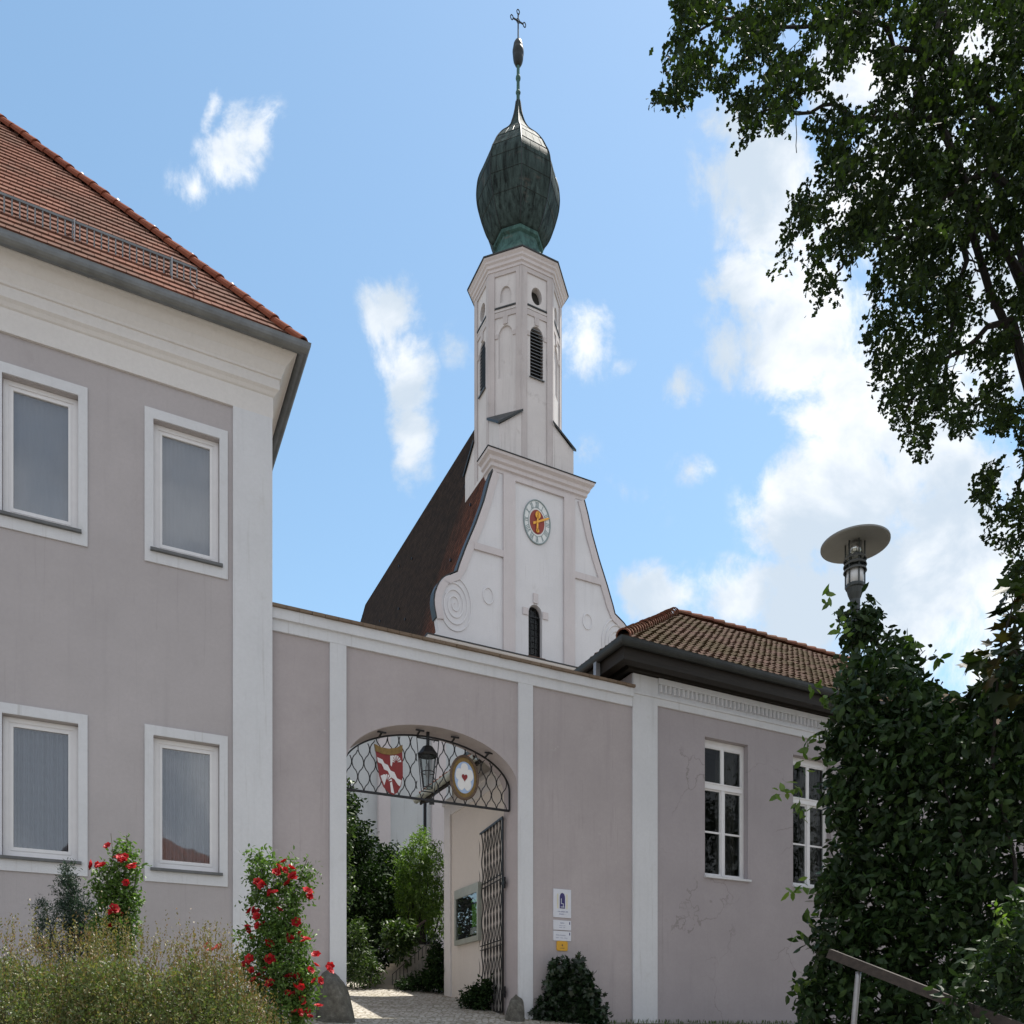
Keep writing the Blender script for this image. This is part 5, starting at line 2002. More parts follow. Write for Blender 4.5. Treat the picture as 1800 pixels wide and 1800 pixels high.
# corner broaches
for (sx, sy) in ((-1, -1), (1, -1), (1, 1), (-1, 1)):
    d = HT * math.tan(a0r)
    pA = (TC[0] + sx * HT, TC[1] + sy * d)
    pB = (TC[0] + sx * d, TC[1] + sy * HT)
    pCn = (TC[0] + sx * HT, TC[1] + sy * HT)
    z0_ = zsq - 1.2
    vs = [(pA[0], pA[1], z0_), (pB[0], pB[1], z0_), (pCn[0], pCn[1], z0_), (pA[0], pA[1], zf_top), (pB[0], pB[1], zf_top), (pCn[0], pCn[1], zsq)]
    foot.add(vs, [(0, 1, 2), (3, 5, 4), (0, 2, 5, 3), (1, 4, 5, 2), (0, 3, 4, 1)])
    e = 0.10
    caps = MB()
    ex = lambda p_, k_: (p_[0] + sx * k_, p_[1] + sy * k_)
    A_, B_, C_ = (pA[0] + sx * e, pA[1] - sy * 0.03), (pB[0] - sx * 0.03, pB[1] + sy * e), (pCn[0] + sx * e, pCn[1] + sy * e)
    vs = [(A_[0], A_[1], zf_top - 0.02), (B_[0], B_[1], zf_top - 0.02), (C_[0], C_[1], zsq - 0.05), (A_[0], A_[1], zf_top + 0.10), (B_[0], B_[1], zf_top + 0.10), (C_[0], C_[1], zsq + 0.07)]
    caps.add(vs, [(0, 2, 1), (3, 4, 5), (0, 3, 5, 2), (1, 2, 5, 4), (0, 1, 4, 3)])
    caps.build('corner_cap', M['zinc_dark'], ch)
foot.build('tower_foot', M['tower'], ch)
# eight faces, each a panel in its own plane
FW = 2 * HT * math.tan(a0r)
core = MB()
zs0 = zsq - 1.2
zbandA = zt(538, Yv - 2.0)       # band under the round openings
zwT, zwB = zt(568, Yv - 2.0), zt(660, Yv - 2.0)
zoR = zt(514, Yv - 2.0)
louv, slots = [], []
for k in range(8):
    ang = -math.pi / 2 + k * math.pi / 4            # outward direction of the face
    nx_, ny_ = math.cos(ang), math.sin(ang)
    Mx = Matrix.Translation((TC[0] + nx_ * (HT - 0.06), TC[1] + ny_ * (HT - 0.06), 0)) @ Matrix.Rotation(ang + math.pi / 2, 4, 'Z')
    hfw = FW / 2 - 0.02
    aw = 0.36
    openw = (k % 2 == 0)
    dep = 0.30 if openw else 0.09
    core.arch_wall(-hfw, hfw, zs0, zbandA - 0.12, -aw, aw, zwB, zwT - aw * 1.3, aw * 1.3, 0.0, dep, Mx, 8)
    # round opening above: quarter panels round an ellipse
    orx, orz = 0.29, 0.42
    if openw:
        n_ = 20
        for sgn in (-1, 1):
            arc_ = [(sgn * orx * math.cos(t), zoR + orz * math.sin(t)) for t in [-math.pi / 2 + math.pi * q / n_ for q in range(n_ + 1)]]
            pl = [(0, zbandA)] + arc_ + [(0, zct), (sgn * hfw, zct), (sgn * hfw, zbandA)]
            core.prism(pl if sgn < 0 else pl[::-1], 0.0, 0.30, Mx)
    else:
        core.arch_wall(-hfw, hfw, zbandA, zct, -0.27, 0.27, zoR - 0.35, zoR, 0.42, 0.0, 0.08, Mx, 8)
    if not openw:
        core.prism([(-hfw, zs0), (hfw, zs0), (hfw, zct), (-hfw, zct)], dep + 0.001, dep + 0.05, Mx)
    core.prism([(-hfw, zbandA - 0.121), (hfw, zbandA - 0.121), (hfw, zbandA - 0.001), (-hfw, zbandA - 0.001)], -0.035, 0.25, Mx)
    # corner strips and frames proud of the panel
    strips = MB()
    for s in (-1, 1):
        xa, xb = (-FW / 2 - 0.02, -FW / 2 + 0.30) if s < 0 else (FW / 2 - 0.30, FW / 2 + 0.02)
        strips.prism([(xa, zs0), (xb, zs0), (xb, zct), (xa, zct)], -0.065, -0.002, Mx)
    strips.prism([(-FW / 2 + 0.302, zct - 0.22), (FW / 2 - 0.302, zct - 0.22), (FW / 2 - 0.302, zct), (-FW / 2 + 0.302, zct)], -0.06, -0.003, Mx)
    strips.prism([(-FW / 2 + 0.302, zbandA - 0.42), (FW / 2 - 0.302, zbandA - 0.42), (FW / 2 - 0.302, zbandA - 0.18), (-FW / 2 + 0.302, zbandA - 0.18)], -0.045, -0.003, Mx)
    strips.prism([(-0.10, zwT + 0.04), (0.10, zwT + 0.04), (0.13, zwT + 0.40), (-0.13, zwT + 0.40)], -0.05, -0.003, Mx)
    for s in (-1, 1):
        zi = zwT - aw * 1.3
        strips.prism([(s * (aw + 0.10) - 0.08, zi - 0.12), (s * (aw + 0.10) + 0.08, zi - 0.12), (s * (aw + 0.10) + 0.08, zi + 0.10), (s * (aw + 0.10) - 0.08, zi + 0.10)], -0.04, -0.003, Mx)
    strips.build('face_frame', M['tower_band'], ch)
    slots.append((Mx, hfw))
    if openw and k != 4:
        louv.append(Mx)
core.build('tower_faces', M['tower'], ch)
mb = MB()
mb.lathe([(R8 - 0.42, zs0), (R8 - 0.42, zct + 0.3)], 8, TC, a0r)
mb.build('tower_core', M['dark_room'], ch)
for (Mx, hfw) in slots:
    mb = MB()
    mb.prism([(-hfw + 0.29, zbandA - 0.001), (hfw - 0.29, zbandA - 0.001), (hfw - 0.29, zbandA + 0.07), (-hfw + 0.29, zbandA + 0.07)], -0.075, -0.005, Mx)
    mb.build('lead_ledge', M['zinc_dark'], ch)
for Mx in louv:
    mb = MB()
    aw = 0.355
    zi = zwT - aw * 1.3
    z = zwB + 0.06
    while z < zwT - 0.05:
        wv = aw if z < zi else aw * math.sqrt(max(0.03, 1 - ((z - zi) / (aw * 1.3)) ** 2))
        vs = [(-wv, 0.02, z), (wv, 0.02, z), (wv, 0.20, z + 0.13), (-wv, 0.20, z + 0.13), (-wv, 0.02, z + 0.028), (wv, 0.02, z + 0.028), (wv, 0.20, z + 0.158), (-wv, 0.20, z + 0.158)]
        vs = [tuple(Mx @ Vector(v)) for v in vs]
        mb.add(vs, [(0, 3, 2, 1), (4, 5, 6, 7), (0, 1, 5, 4), (1, 2, 6, 5), (2, 3, 7, 6), (3, 0, 4, 7)])
        z += 0.165
    vs = [Mx @ Vector(v) for v in ((-aw - 0.05, -0.10, zwB - 0.06), (aw + 0.05, -0.10, zwB - 0.06), (aw + 0.05, 0.1, zwB), (-aw - 0.05, 0.1, zwB), (-aw - 0.05, -0.10, zwB - 0.02), (aw + 0.05, -0.10, zwB - 0.02), (aw + 0.05, 0.1, zwB + 0.05), (-aw - 0.05, 0.1, zwB + 0.05))]
    mb.add(vs, [(0, 3, 2, 1), (4, 5, 6, 7), (0, 1, 5, 4), (1, 2, 6, 5), (2, 3, 7, 6), (3, 0, 4, 7)])
    mb.build('louvres', M['zinc'], ch)
# tower cornice
dT = zt(441, Yv - 2.3) - zct
mb = MB()
cs = 1 / math.cos(a0r)
mb.lathe([(R8 - 0.3, zct), (R8 + 0.04, zct), (R8 + 0.05, zct + dT * 0.22), (R8 + 0.13, zct + dT * 0.28), (R8 + 0.14, zct + dT * 0.50), (R8 + 0.17, zct + dT * 0.54), (R8 + 0.22, zct + dT * 0.60),
          (R8 + 0.23, zct + dT * 0.76), (R8 + 0.31, zct + dT * 0.88), (R8 + 0.33, zct + dT * 0.99), (R8 - 0.3, zct + dT * 0.99)], 8, TC, a0r)
mb.build('tower_cornice', M['churchband'], ch)
# onion dome
zk = lambda py: zt(py, Yv)
zskirt = zct + dT
mb = MB()
mb.lathe([(R8 + 0.38, zskirt - 0.01), (R8 + 0.38, zskirt + 0.05)], 8, TC, a0r)
dome_rim = mb
PX = Yv / F
skirt = [(R8 + 0.36, zskirt + 0.051), (2.02, zskirt + (zk(437) - zskirt) * 0.16), (1.62, zskirt + (zk(437) - zskirt) * 0.38), (1.32, zskirt + (zk(437) - zskirt) * 0.66), (1.14, zskirt + (zk(437) - zskirt) * 0.92), (1.10, zk(440))]
mb = MB()
mb.lathe(skirt, 8, TC, a0r)
mb.lathe([(1.12, zk(444)), (1.27, zk(441)), (1.30, zk(437)), (1.24, zk(434)), (1.0, zk(433))], 8, TC, a0r)
dm = mb.build('dome_skirt', M['copper_green'], ch)
dome_rim.build('skirt_edge', M['zinc_dark'], dm)
bulb_px = [(436, 30), (434, 43), (429, 49), (418, 55.5), (402, 61.5), (393, 64.5), (375, 69.5), (361, 72), (345, 72.8), (325, 71), (312, 67.5), (300, 62), (284, 54.5), (265, 42.5), (253, 33), (245, 26.5), (236, 20.5), (226, 15.5), (215, 11.5), (203, 7.8), (192, 5.4), (184, 4.2), (178, 3.4)]
bulb = [(max(0.06, w_ * PX), zk(py)) for py, w_ in bulb_px]


def smooth_profile(p_, n=4):
    out = []
    for i in range(len(p_) - 1):
        q0, q1, q2, q3 = p_[max(0, i - 1)], p_[i], p_[i + 1], p_[min(len(p_) - 1, i + 2)]
        for k in range(n):
            t = k / n
            out.append(tuple(0.5 * (2 * q1[d] + (q2[d] - q0[d]) * t + (2 * q0[d] - 5 * q1[d] + 4 * q2[d] - q3[d]) * t * t + (3 * q1[d] - q0[d] - 3 * q2[d] + q3[d]) * t ** 3) for d in (0, 1)))
    out.append(p_[-1])
    return out


mb = MB()
mb.lathe(smooth_profile(bulb), 8, TC, a0r)
onion = mb.build('onion_dome', M['copper'], ch)
bsm0 = smooth_profile(bulb)
mb = MB()
for k in range(8):
    t = a0r + k * math.pi / 4
    mb.tube([(TC[0] + (r + 0.015) * math.cos(t), TC[1] + (r + 0.015) * math.sin(t), z) for r, z in bsm0[4:]], 0.022, 5)
bsm = smooth_profile(bulb)
for py in (392, 362, 334, 308, 282, 258):
    zz = zk(py)
    r = np.interp(zz, [q[1] for q in bsm[8:]], [q[0] for q in bsm[8:]])
    mb.tube([(TC[0] + (r + 0.01) * math.cos(a0r + k * math.pi / 4), TC[1] + (r + 0.01) * math.sin(a0r + k * math.pi / 4), zz) for k in range(8)], 0.010, 4, True)
# upright standing seams in staggered courses
crs = [420, 392, 362, 334, 308, 282, 258]
for ci in range(len(crs) - 1):
    for k in range(8):
        for f_ in ((0.33, 0.66) if ci % 2 else (0.2, 0.5, 0.8)):
            pts = []
            for q in range(6):
                py = crs[ci] + (crs[ci + 1] - crs[ci]) * q / 5
                zz = zk(py)
                r = np.interp(zz, [q_[1] for q_ in bsm[8:]], [q_[0] for q_ in bsm[8:]])
                t0, t1 = a0r + k * math.pi / 4, a0r + (k + 1) * math.pi / 4
                pa = Vector((math.cos(t0), math.sin(t0))) * r
                pb = Vector((math.cos(t1), math.sin(t1))) * r
                pm = pa.lerp(pb, f_) * 1.002
                pts.append((TC[0] + pm.x, TC[1] + pm.y, zz))
            mb.tube(pts, 0.005, 4)
mb.build('seams', M['seam'], onion)
mb = MB()
mb.lathe([(0.09, zk(179)), (0.075, zk(112))], 10, TC)
mb.lathe([(0.10, zk(166)), (0.13, zk(163)), (0.10, zk(160))], 10, TC)
for (cy, rr, rzp) in ((137.5, 0.125, 6),):
    mb.lathe([(rr * math.sin(math.pi * q / 10) + 0.002, zk(cy) - rzp * PX * math.cos(math.pi * q / 10)) for q in range(11)], 12, TC)
mb.build('spire', M['copper_green'], onion, smooth=False)
mb = MB()
kn = [(0.06, 117), (0.16, 114), (0.235, 108), (0.265, 102), (0.255, 100), (0.28, 97), (0.29, 92), (0.285, 88), (0.255, 86), (0.26, 84), (0.23, 78), (0.16, 73), (0.06, 71.5)]
mb.lathe([(r, zk(py)) for r, py in kn], 16, TC)
mb.build('finial_ball', M['seam'], onion, smooth=True)
mb = MB()
xT, yT = TC
mb.tube([(xT, yT, zk(73)), (xT, yT, zk(24))], 0.035, 6)
zc_ = zk(37)
mb.bar((xT - 0.30, yT, zc_), (xT + 0.30, yT, zc_), 0.05)
for (dx, dz) in ((-0.36, 0), (0.36, 0), (0, (37 - 21) * PX)):
    mb.tube([(xT + dx + 0.075 * math.cos(2 * math.pi * k / 12), yT, zc_ + dz + 0.12 * math.sin(2 * math.pi * k / 12)) for k in range(12)], 0.025, 5, True)
for sx in (-1, 1):
    mb.bar((xT, yT, zc_ + 0.16), (xT + sx * 0.14, yT, zc_), 0.02)
    mb.bar((xT, yT, zc_ - 0.16), (xT + sx * 0.14, yT, zc_), 0.02)
mb.build('cross', M['seam'], onion)

# house across the road: outside the frame, but mirrored low in the window panes
vh = thing('village_house', 'red-roofed house across the road, only mirrored low in the window panes', 'house', (17.0, -23.0, 1.15), math.radians(-28))
mb = MB()
mb.box(-9, 9, -4.5, 4.5, -2.5, 7.6)
mb.prism([(-4.5, 7.6), (4.5, 7.6), (0, 13.4)], -9, 9, Matrix.Rotation(math.radians(90), 4, 'Z'))
mb.build('wall', M['cornice'], vh)
mb = MB()
for sy in (-1, 1):
    L_ = math.hypot(4.5, 5.8)
    mb.add([(-9.4, sy * 4.95, 7.15), (9.4, sy * 4.95, 7.15), (9.4, 0, 13.55), (-9.4, 0, 13.55), (-9.4, sy * 4.95, 7.35), (9.4, sy * 4.95, 7.35), (9.4, 0, 13.75), (-9.4, 0, 13.75)],
           [(0, 1, 2, 3), (7, 6, 5, 4), (0, 4, 5, 1), (1, 5, 6, 2), (3, 2, 6, 7), (0, 3, 7, 4)])
vr = mb.build('roof', M['tile_left'], vh)
MB().box(-3.6, -2.9, -0.5, 0.4, 12.4, 15.2).build('chimney', M['ridge_left'], vr)
for xw_ in (-6, -2, 2, 6):
    for zw_ in (1.6, 4.8):
        vw = MB().box(xw_ - 0.55, xw_ + 0.55, 4.49, 4.56, zw_, zw_ + 2.0).build('window', M['pvc'], vh)
        MB().box(xw_ - 0.45, xw_ + 0.45, 4.561, 4.58, zw_ + 0.1, zw_ + 1.9).build('pane', M['dark_room'], vw)

# ================================================================== VEGETATION
def place_leaves(root, name, blobs, n, per, size, kind, mat, shell=0.55, spread=None, droop=0.4, flat=0.6):
    C, d = blob_points(blobs, n, shell)
    P, D, N, S = sprigs(C, per, spread or size * 1.3, size, droop, d, flat=flat)
    return leaf_mesh(name, P, D, N, S, kind, mat, root)


# --- foreground hedge
def pxb(px, py, Y, rx, ry, rz):
    v = at(px, py, Y)
    return (v.x, v.y, v.z, rx, ry, rz)


hedge = thing('hedge', 'broad loose hedge of small leaves with reddish shoot tips in the left foreground', 'hedge', (-3.2, 8.3, G(-3.2, 8.3)))
tops = [(-60, 1650), (20, 1640), (80, 1655), (140, 1650), (180, 1638), (230, 1650), (290, 1668), (340, 1650), (385, 1660), (420, 1705), (460, 1760), (500, 1800)]
hb_ = []
for i, (px, py) in enumerate(tops):
    for Y in (7.6, 8.2, 8.8):
        top = at(px, py + 44, Y)
        lo = G(top.x, Y)
        lo = top.z - 0.85
        hb_.append((top.x, Y, (top.z + lo) / 2, 0.24, 0.34, (top.z - lo) / 2))
hb_ = [(a - hedge.location.x, b - hedge.location.y, c - hedge.location.z, d, e, f) for a, b, c, d, e, f in hb_]
place_leaves(hedge, 'foliage', hb_, 7200, 9, 0.035, 'oval', M['hedge_leaf'], 0.35, 0.075, -0.9, 0.35)
# upright shoots along the top
C = []
Dn = []
for i in range(2400):
    t = random.random() * (len(tops) - 1)
    i0 = int(t)
    px = tops[i0][0] + (tops[i0 + 1][0] - tops[i0][0]) * (t - i0)
    py = tops[i0][1] + (tops[i0 + 1][1] - tops[i0][1]) * (t - i0)
    Y = random.uniform(7.4, 8.9)
    b = at(px, py, Y) - Vector(hedge.location)
    b.z += random.uniform(-1.0, 0.0) - 0.03
    L = random.choice((0.10, 0.15, 0.22, 0.30, 0.36)) * random.uniform(0.7, 1.15)
    lean = Vector((random.uniform(-0.25, 0.25), random.uniform(-0.25, 0.25), 1))
    for q in range(9):
        C.append(b + lean * L * q / 8)
        Dn.append((random.uniform(-1, 1), random.uniform(-1, 1), 1.0))
C = np.array([tuple(c) for c in C])
leaf_mesh('shoot_tips', C, np.array(Dn), rng.normal(size=(len(C), 3)), rng.uniform(0.018, 0.034, len(C)), 'oval', M['hedge_tip'], hedge)
mb = MB()
for i in range(170):
    px, Y = random.uniform(-60, 440), random.uniform(7.4, 8.9)
    b = at(px, 1800, Y) - Vector(hedge.location)
    mb.tube([(b.x, b.y, b.z - 1.0), (b.x + random.uniform(-.1, .1), b.y, b.z - 0.3), (b.x + random.uniform(-.2, .2), b.y, b.z + random.uniform(0.3, 0.62))], [0.010, 0.007, 0.003], 4)
mb.build('twigs', M['stem'], hedge)


# --- rose bushes
def bloom_mesh():
    mb = MB()
    for ring_, (n_, r, tilt, w_) in enumerate(((3, 0.25, 0.15, 0.5), (5, 0.55, 0.55, 0.62), (6, 0.85, 1.05, 0.7))):
        for k in range(n_):
            a = 2 * math.pi * k / n_ + ring_ * 0.6
            c, s = math.cos(a), math.sin(a)
            vs = []
            for (u, v) in ((0.12, -w_ * 0.3), (0.12, w_ * 0.3), (r * 0.7, w_ * 0.62), (r, w_ * 0.25), (r, -w_ * 0.25), (r * 0.7, -w_ * 0.62)):
                h = (1 - tilt * 0.65) * u * 1.1 + (0.10 if abs(v) > 0.3 else 0)
                vs.append((u * c - v * s * 0.8, u * s + v * c * 0.8, h))
            mb.add(vs, [tuple(range(6))])
    me = bpy.data.meshes.new('rose_bloom')
    me.from_pydata(mb.v, [], mb.f)
    me.materials.append(M['rose_petal'])
    me.polygons.foreach_set('use_smooth', [True] * len(me.polygons))
    return me


BLOOM = bloom_mesh()


def rose_bush(label, Y, blobs, nle, blooms, stems, bsize=0.074):
    b0 = at(blobs[-1][0], 1800, Y)
    root = thing('rose_bush', label, 'rose bush', (b0.x, b0.y, G(b0.x, b0.y)), 0, 'red rose bushes by the house wall')
    o = Vector(root.location)
    bl = []
    for (px, py, rpx, rpy) in blobs:
        v = at(px, py, Y) - o
        bl.append((v.x, v.y, v.z, rpx / F * Y, rpx / F * Y * 0.9, rpy / F * Y))
    place_leaves(root, 'foliage', bl, int(nle * 1.6), 6, 0.066, 'oval', M['rose_leaf'], 0.2, 0.11, 0.2, 0.5)
    mb = MB()
    for (px, py) in stems:
        v = at(px, py, Y) - o
        limb(mb, (random.uniform(-.15, .15), random.uniform(-.1, .1), 0.0), v, 0.014, 0.004, 0.5, 5)
    mb.build('stems', M['stem'], root)
    blooms = blooms + [(px + random.uniform(-11, 11), py + random.uniform(-11, 11)) for px, py in blooms if random.random() < 0.6]
    for (px, py) in blooms:
        v = at(px, py, Y - random.uniform(0.12, 0.32)) - o
        ob = bpy.data.objects.new('rose_bloom', BLOOM)
        link(ob, root)
        ob.location = v
        s = bsize * random.uniform(0.75, 1.25)
        ob.scale = (s, s, s * 1.3)
        ob.rotation_euler = (random.uniform(0.3, 1.5), random.uniform(-0.5, 0.5), random.uniform(-1.2, 1.2))
    return root


rose_bush('climbing rose full of red blooms on the corner strip, beside the gateway boulder', 11.6,
          [(455, 1520, 20, 35), (470, 1545, 30, 40), (510, 1545, 28, 35), (540, 1550, 14, 40), (490, 1600, 45, 45), (470, 1650, 40, 40), (510, 1660, 45, 50), (500, 1720, 60, 45), (532, 1725, 28, 40), (450, 1700, 36, 40), (528, 1770, 26, 40), (480, 1780, 70, 50)],
          1300,
          [(490, 1525), (500, 1530), (512, 1528), (485, 1535), (505, 1538), (457, 1551), (462, 1555), (540, 1568), (545, 1575), (514, 1545), (448, 1600), (452, 1612), (435, 1630), (463, 1625), (521, 1622), (445, 1650), (505, 1645), (512, 1652), (528, 1648), (473, 1658), (470, 1686), (480, 1690), (434, 1695), (443, 1706), (555, 1680), (555, 1698), (578, 1706), (510, 1718), (522, 1716), (517, 1735), (530, 1735), (516, 1750), (530, 1757), (553, 1725), (526, 1780), (540, 1778), (372, 1672), (385, 1665), (458, 1715), (560, 1770), (535, 1655), (490, 1600), (482, 1570), (455, 1735), (465, 1722)],
          [(455, 1495), (510, 1510), (540, 1510), (470, 1540), (500, 1600), (550, 1700), (560, 1720), (440, 1640), (520, 1560)])
rose_bush('smaller rose with few red blooms below and between the two lower left windows', 11.3,
          [(222, 1480, 10, 24), (215, 1520, 22, 34), (235, 1520, 14, 26), (185, 1550, 22, 36), (205, 1580, 32, 40), (225, 1590, 22, 40), (205, 1640, 40, 45)],
          420,
          [(208, 1507), (220, 1506), (213, 1512), (235, 1522), (163, 1521), (173, 1521), (222, 1552), (200, 1598), (208, 1608), (196, 1604), (190, 1488), (190, 1628)],
          [(222, 1468), (195, 1465), (170, 1520), (240, 1520), (205, 1580)])
dk = thing('dark_shrub', 'dark blue-green upright shrub against the house below the lower left window', 'shrub', (*at(135, 1800, 11.8).xy, G(*at(135, 1800, 11.8).xy)))
o = Vector(dk.location)
bl = []
for (px, py, rpx, rpy) in [(118, 1540, 12, 24), (120, 1570, 18, 30), (140, 1600, 28, 34), (120, 1610, 24, 34), (150, 1640, 30, 40), (75, 1600, 8, 22), (80, 1640, 16, 34), (130, 1680, 50, 40)]:
    v = at(px, py, 11.8) - o
    bl.append((v.x, v.y, v.z, rpx / F * 11.8, 0.16, rpy / F * 11.8))
place_leaves(dk, 'foliage', bl, 1500, 8, 0.045, 'narrow', M['conifer_leaf'], 0.2, 0.08, -0.2, 0.4)
mb = MB()
for (px, py) in ((118, 1530), (140, 1600), (78, 1590)):
    limb(mb, (0, 0, -0.1), at(px, py, 11.8) - o, 0.02, 0.005, 0.3, 5)
mb.build('stems', M['stem'], dk)

# --- ivy bush right of the gateway
ix, _ = on_y(PW, 1003, 1700, GY - 0.35)
IX, IY = l2w(PW, ix, GY - 0.35)
ivy = thing('ivy_bush', 'dark glossy ivy bush growing up the wall beneath the white signs', 'bush', (IX, IY, G(IX, IY) - 0.1))
o = Vector(ivy.location)
bl = []
for (px, py, rpx, rpy) in [(1000, 1705, 28, 24), (985, 1715, 16, 18), (1015, 1725, 26, 34), (985, 1750, 26, 40), (1025, 1760, 30, 36), (1000, 1780, 40, 44), (960, 1790, 22, 34), (1048, 1785, 20, 30)]:
    v = at(px, py, IY) - o
    bl.append((v.x, v.y, v.z, rpx / F * IY, 0.24, rpy / F * IY))
place_leaves(ivy, 'foliage', bl, 1000, 5, 0.125, 'maple', M['ivy_leaf'], 0.3, 0.12, 0.6, 0.15)
mb = MB()
for q in range(8):
    limb(mb, (random.uniform(-.2, .2), 0, -0.2), (random.uniform(-.5, .4), random.uniform(-.1, .15), random.uniform(.5, 1.2)), 0.02, 0.006, 0.4, 5)
mb.build('stems', M['stem'], ivy)

# --- right-hand shrub mass climbing the lamp, oak overhead
LY = 9.0
LPX = 1503
lp = at(LPX, 1040, LY)
lamp = thing('street_lamp', 'grey street lamp with a wide flat disc hood over a caged glass cylinder', 'street lamp', (lp.x, lp.y, G(lp.x, lp.y)))
gz0 = G(lp.x, lp.y)
zL = lambda py: at(0, py, LY).z - gz0
mb = MB()
mb.lathe([(0.055, -0.3), (0.055, 1.0), (0.043, 1.05), (0.040, zL(1075)), (0.052, zL(1074)), (0.052, zL(1055)), (0.075, zL(1045)), (0.088, zL(1036)), (0.10, zL(1034)), (0.10, zL(1029))], 16)
mb.build('pole', M['lamp_pole'], lamp, smooth=False)
RDI = 0.355
mb = MB()
zh = zL(958)
mb.lathe([(0.10, zh + 0.02), (RDI - 0.02, zh - 0.012), (RDI, zh - 0.005), (RDI, zh + 0.012), (0.12, zh + 0.085), (0.02, zh + 0.10)], 48)
mb.build('disc_hood', M['lamp_hood'], lamp)
mb = MB()
mb.lathe([(0.088, zL(1029) + 0.001), (0.088, zL(1000))], 20)
mb.build('opal_cylinder', M['opal'], lamp, smooth=True)
mb = MB()
mb.lathe([(0.075, zh + 0.015), (0.06, zL(968) - 0.02), (0.02, zL(972) - 0.03)], 20)
mb.build('reflector', M['chrome'], lamp, smooth=True)
mb = MB()
for k in range(6):
    t = 2 * math.pi * k / 6 + 0.55
    mb.tube([(0.098 * math.cos(t), 0.098 * math.sin(t), zL(1032)), (0.098 * math.cos(t), 0.098 * math.sin(t), zh + 0.02)], 0.008, 6)
mb.build('cage_rods', M['lamp_pole'], lamp)
for py in (984, 994, 1004):
    mb = MB()
    z = zL(py)
    mb.lathe([(0.090, z + 0.012), (0.118, z - 0.014), (0.122, z - 0.010), (0.118, z + 0.004), (0.094, z + 0.028), (0.090, z + 0.028)], 28, cap=False)
    mb.build('louvre_ring', M['lamp_grey'], lamp)
mb = MB()
mb.lathe([(0.084, zL(1000)), (0.084, zL(968))], 20, cap=False)
mb.build('clear_cylinder', M['glass_dark'], lamp, smooth=True)

BP = [(1478, 1078), (1492, 1072), (1500, 1085), (1512, 1066), (1528, 1046), (1536, 1062), (1545, 1075), (1543, 1100), (1550, 1130), (1600, 1112), (1600, 1140), (1638, 1160), (1598, 1175), (1606, 1190), (1655, 1215), (1700, 1240), (1740, 1180), (1800, 1150), (1880, 1120), (1900, 1500), (1900, 1830),
      (1425, 1830), (1415, 1780), (1400, 1735), (1440, 1700), (1422, 1660), (1452, 1600), (1440, 1555), (1466, 1500), (1470, 1445), (1440, 1405), (1462, 1350), (1448, 1290), (1470, 1255), (1468, 1215), (1490, 1185), (1490, 1140), (1484, 1110)]
bush = thing('vine_thicket', 'tall dark leafy thicket smothering the lamp pole at the right edge', 'bush', (5.0, 8.4, G(5.0, 8.4)))
o = np.array(bush.location)
gap = [(1675, 1625), (1690, 1618), (1692, 1650), (1680, 1672), (1672, 1650)]
def ray_points(pts, Y):
    return np.stack([(pts[:, 0] - 900) / F * Y, Y, EYE + (HOR - pts[:, 1]) / F * Y], axis=1)


pp = poly_points(BP, 5400, [gap])
th = np.sin(pp[:, 0] * 0.06 + 1.5 * np.sin(pp[:, 1] * 0.045)) + np.sin(pp[:, 1] * 0.07 + 1.2 * np.sin(pp[:, 0] * 0.05))
pp = pp[th > rng.uniform(-2.6, 0.0, len(pp))]
edge = np.clip((pp[:, 0] - 1430) / 250, 0, 1)
Yd = rng.uniform(0, 1, len(pp)) ** 0.8
spire = pp[:, 1] < 1150
Y = np.where(spire, LY + rng.uniform(-0.35, 0.30, len(pp)), 8.2 - 0.9 * edge + Yd * (0.5 + 1.5 * edge))
C = ray_points(pp, Y) - o
P, D, N, S = sprigs(C, 7, 0.13, 0.105, 0.7, None, flat=0.45)
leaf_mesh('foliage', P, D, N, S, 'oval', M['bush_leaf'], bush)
# shoots that stick out of the outline to the left
C = []
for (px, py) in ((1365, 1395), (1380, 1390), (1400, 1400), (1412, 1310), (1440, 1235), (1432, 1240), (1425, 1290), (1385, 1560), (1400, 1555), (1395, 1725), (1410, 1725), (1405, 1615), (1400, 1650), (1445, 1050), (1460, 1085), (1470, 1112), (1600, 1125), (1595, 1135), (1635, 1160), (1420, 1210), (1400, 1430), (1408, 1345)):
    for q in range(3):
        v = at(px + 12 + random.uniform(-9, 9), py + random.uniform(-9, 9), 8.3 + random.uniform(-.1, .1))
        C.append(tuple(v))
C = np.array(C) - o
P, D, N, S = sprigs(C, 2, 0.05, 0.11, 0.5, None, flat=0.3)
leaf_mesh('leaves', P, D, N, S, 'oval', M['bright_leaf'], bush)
mb = MB()
for q in range(16):
    a = Vector((random.uniform(-1.2, 1.2), random.uniform(-0.6, 0.6), 0))
    b = Vector((random.uniform(-1.4, 1.6), random.uniform(-0.5, 0.5), random.uniform(1.5, 4.2)))
    limb(mb, a, b, 0.03, 0.008, 0.6, 5)
mb.build('stems', M['bark'], bush)

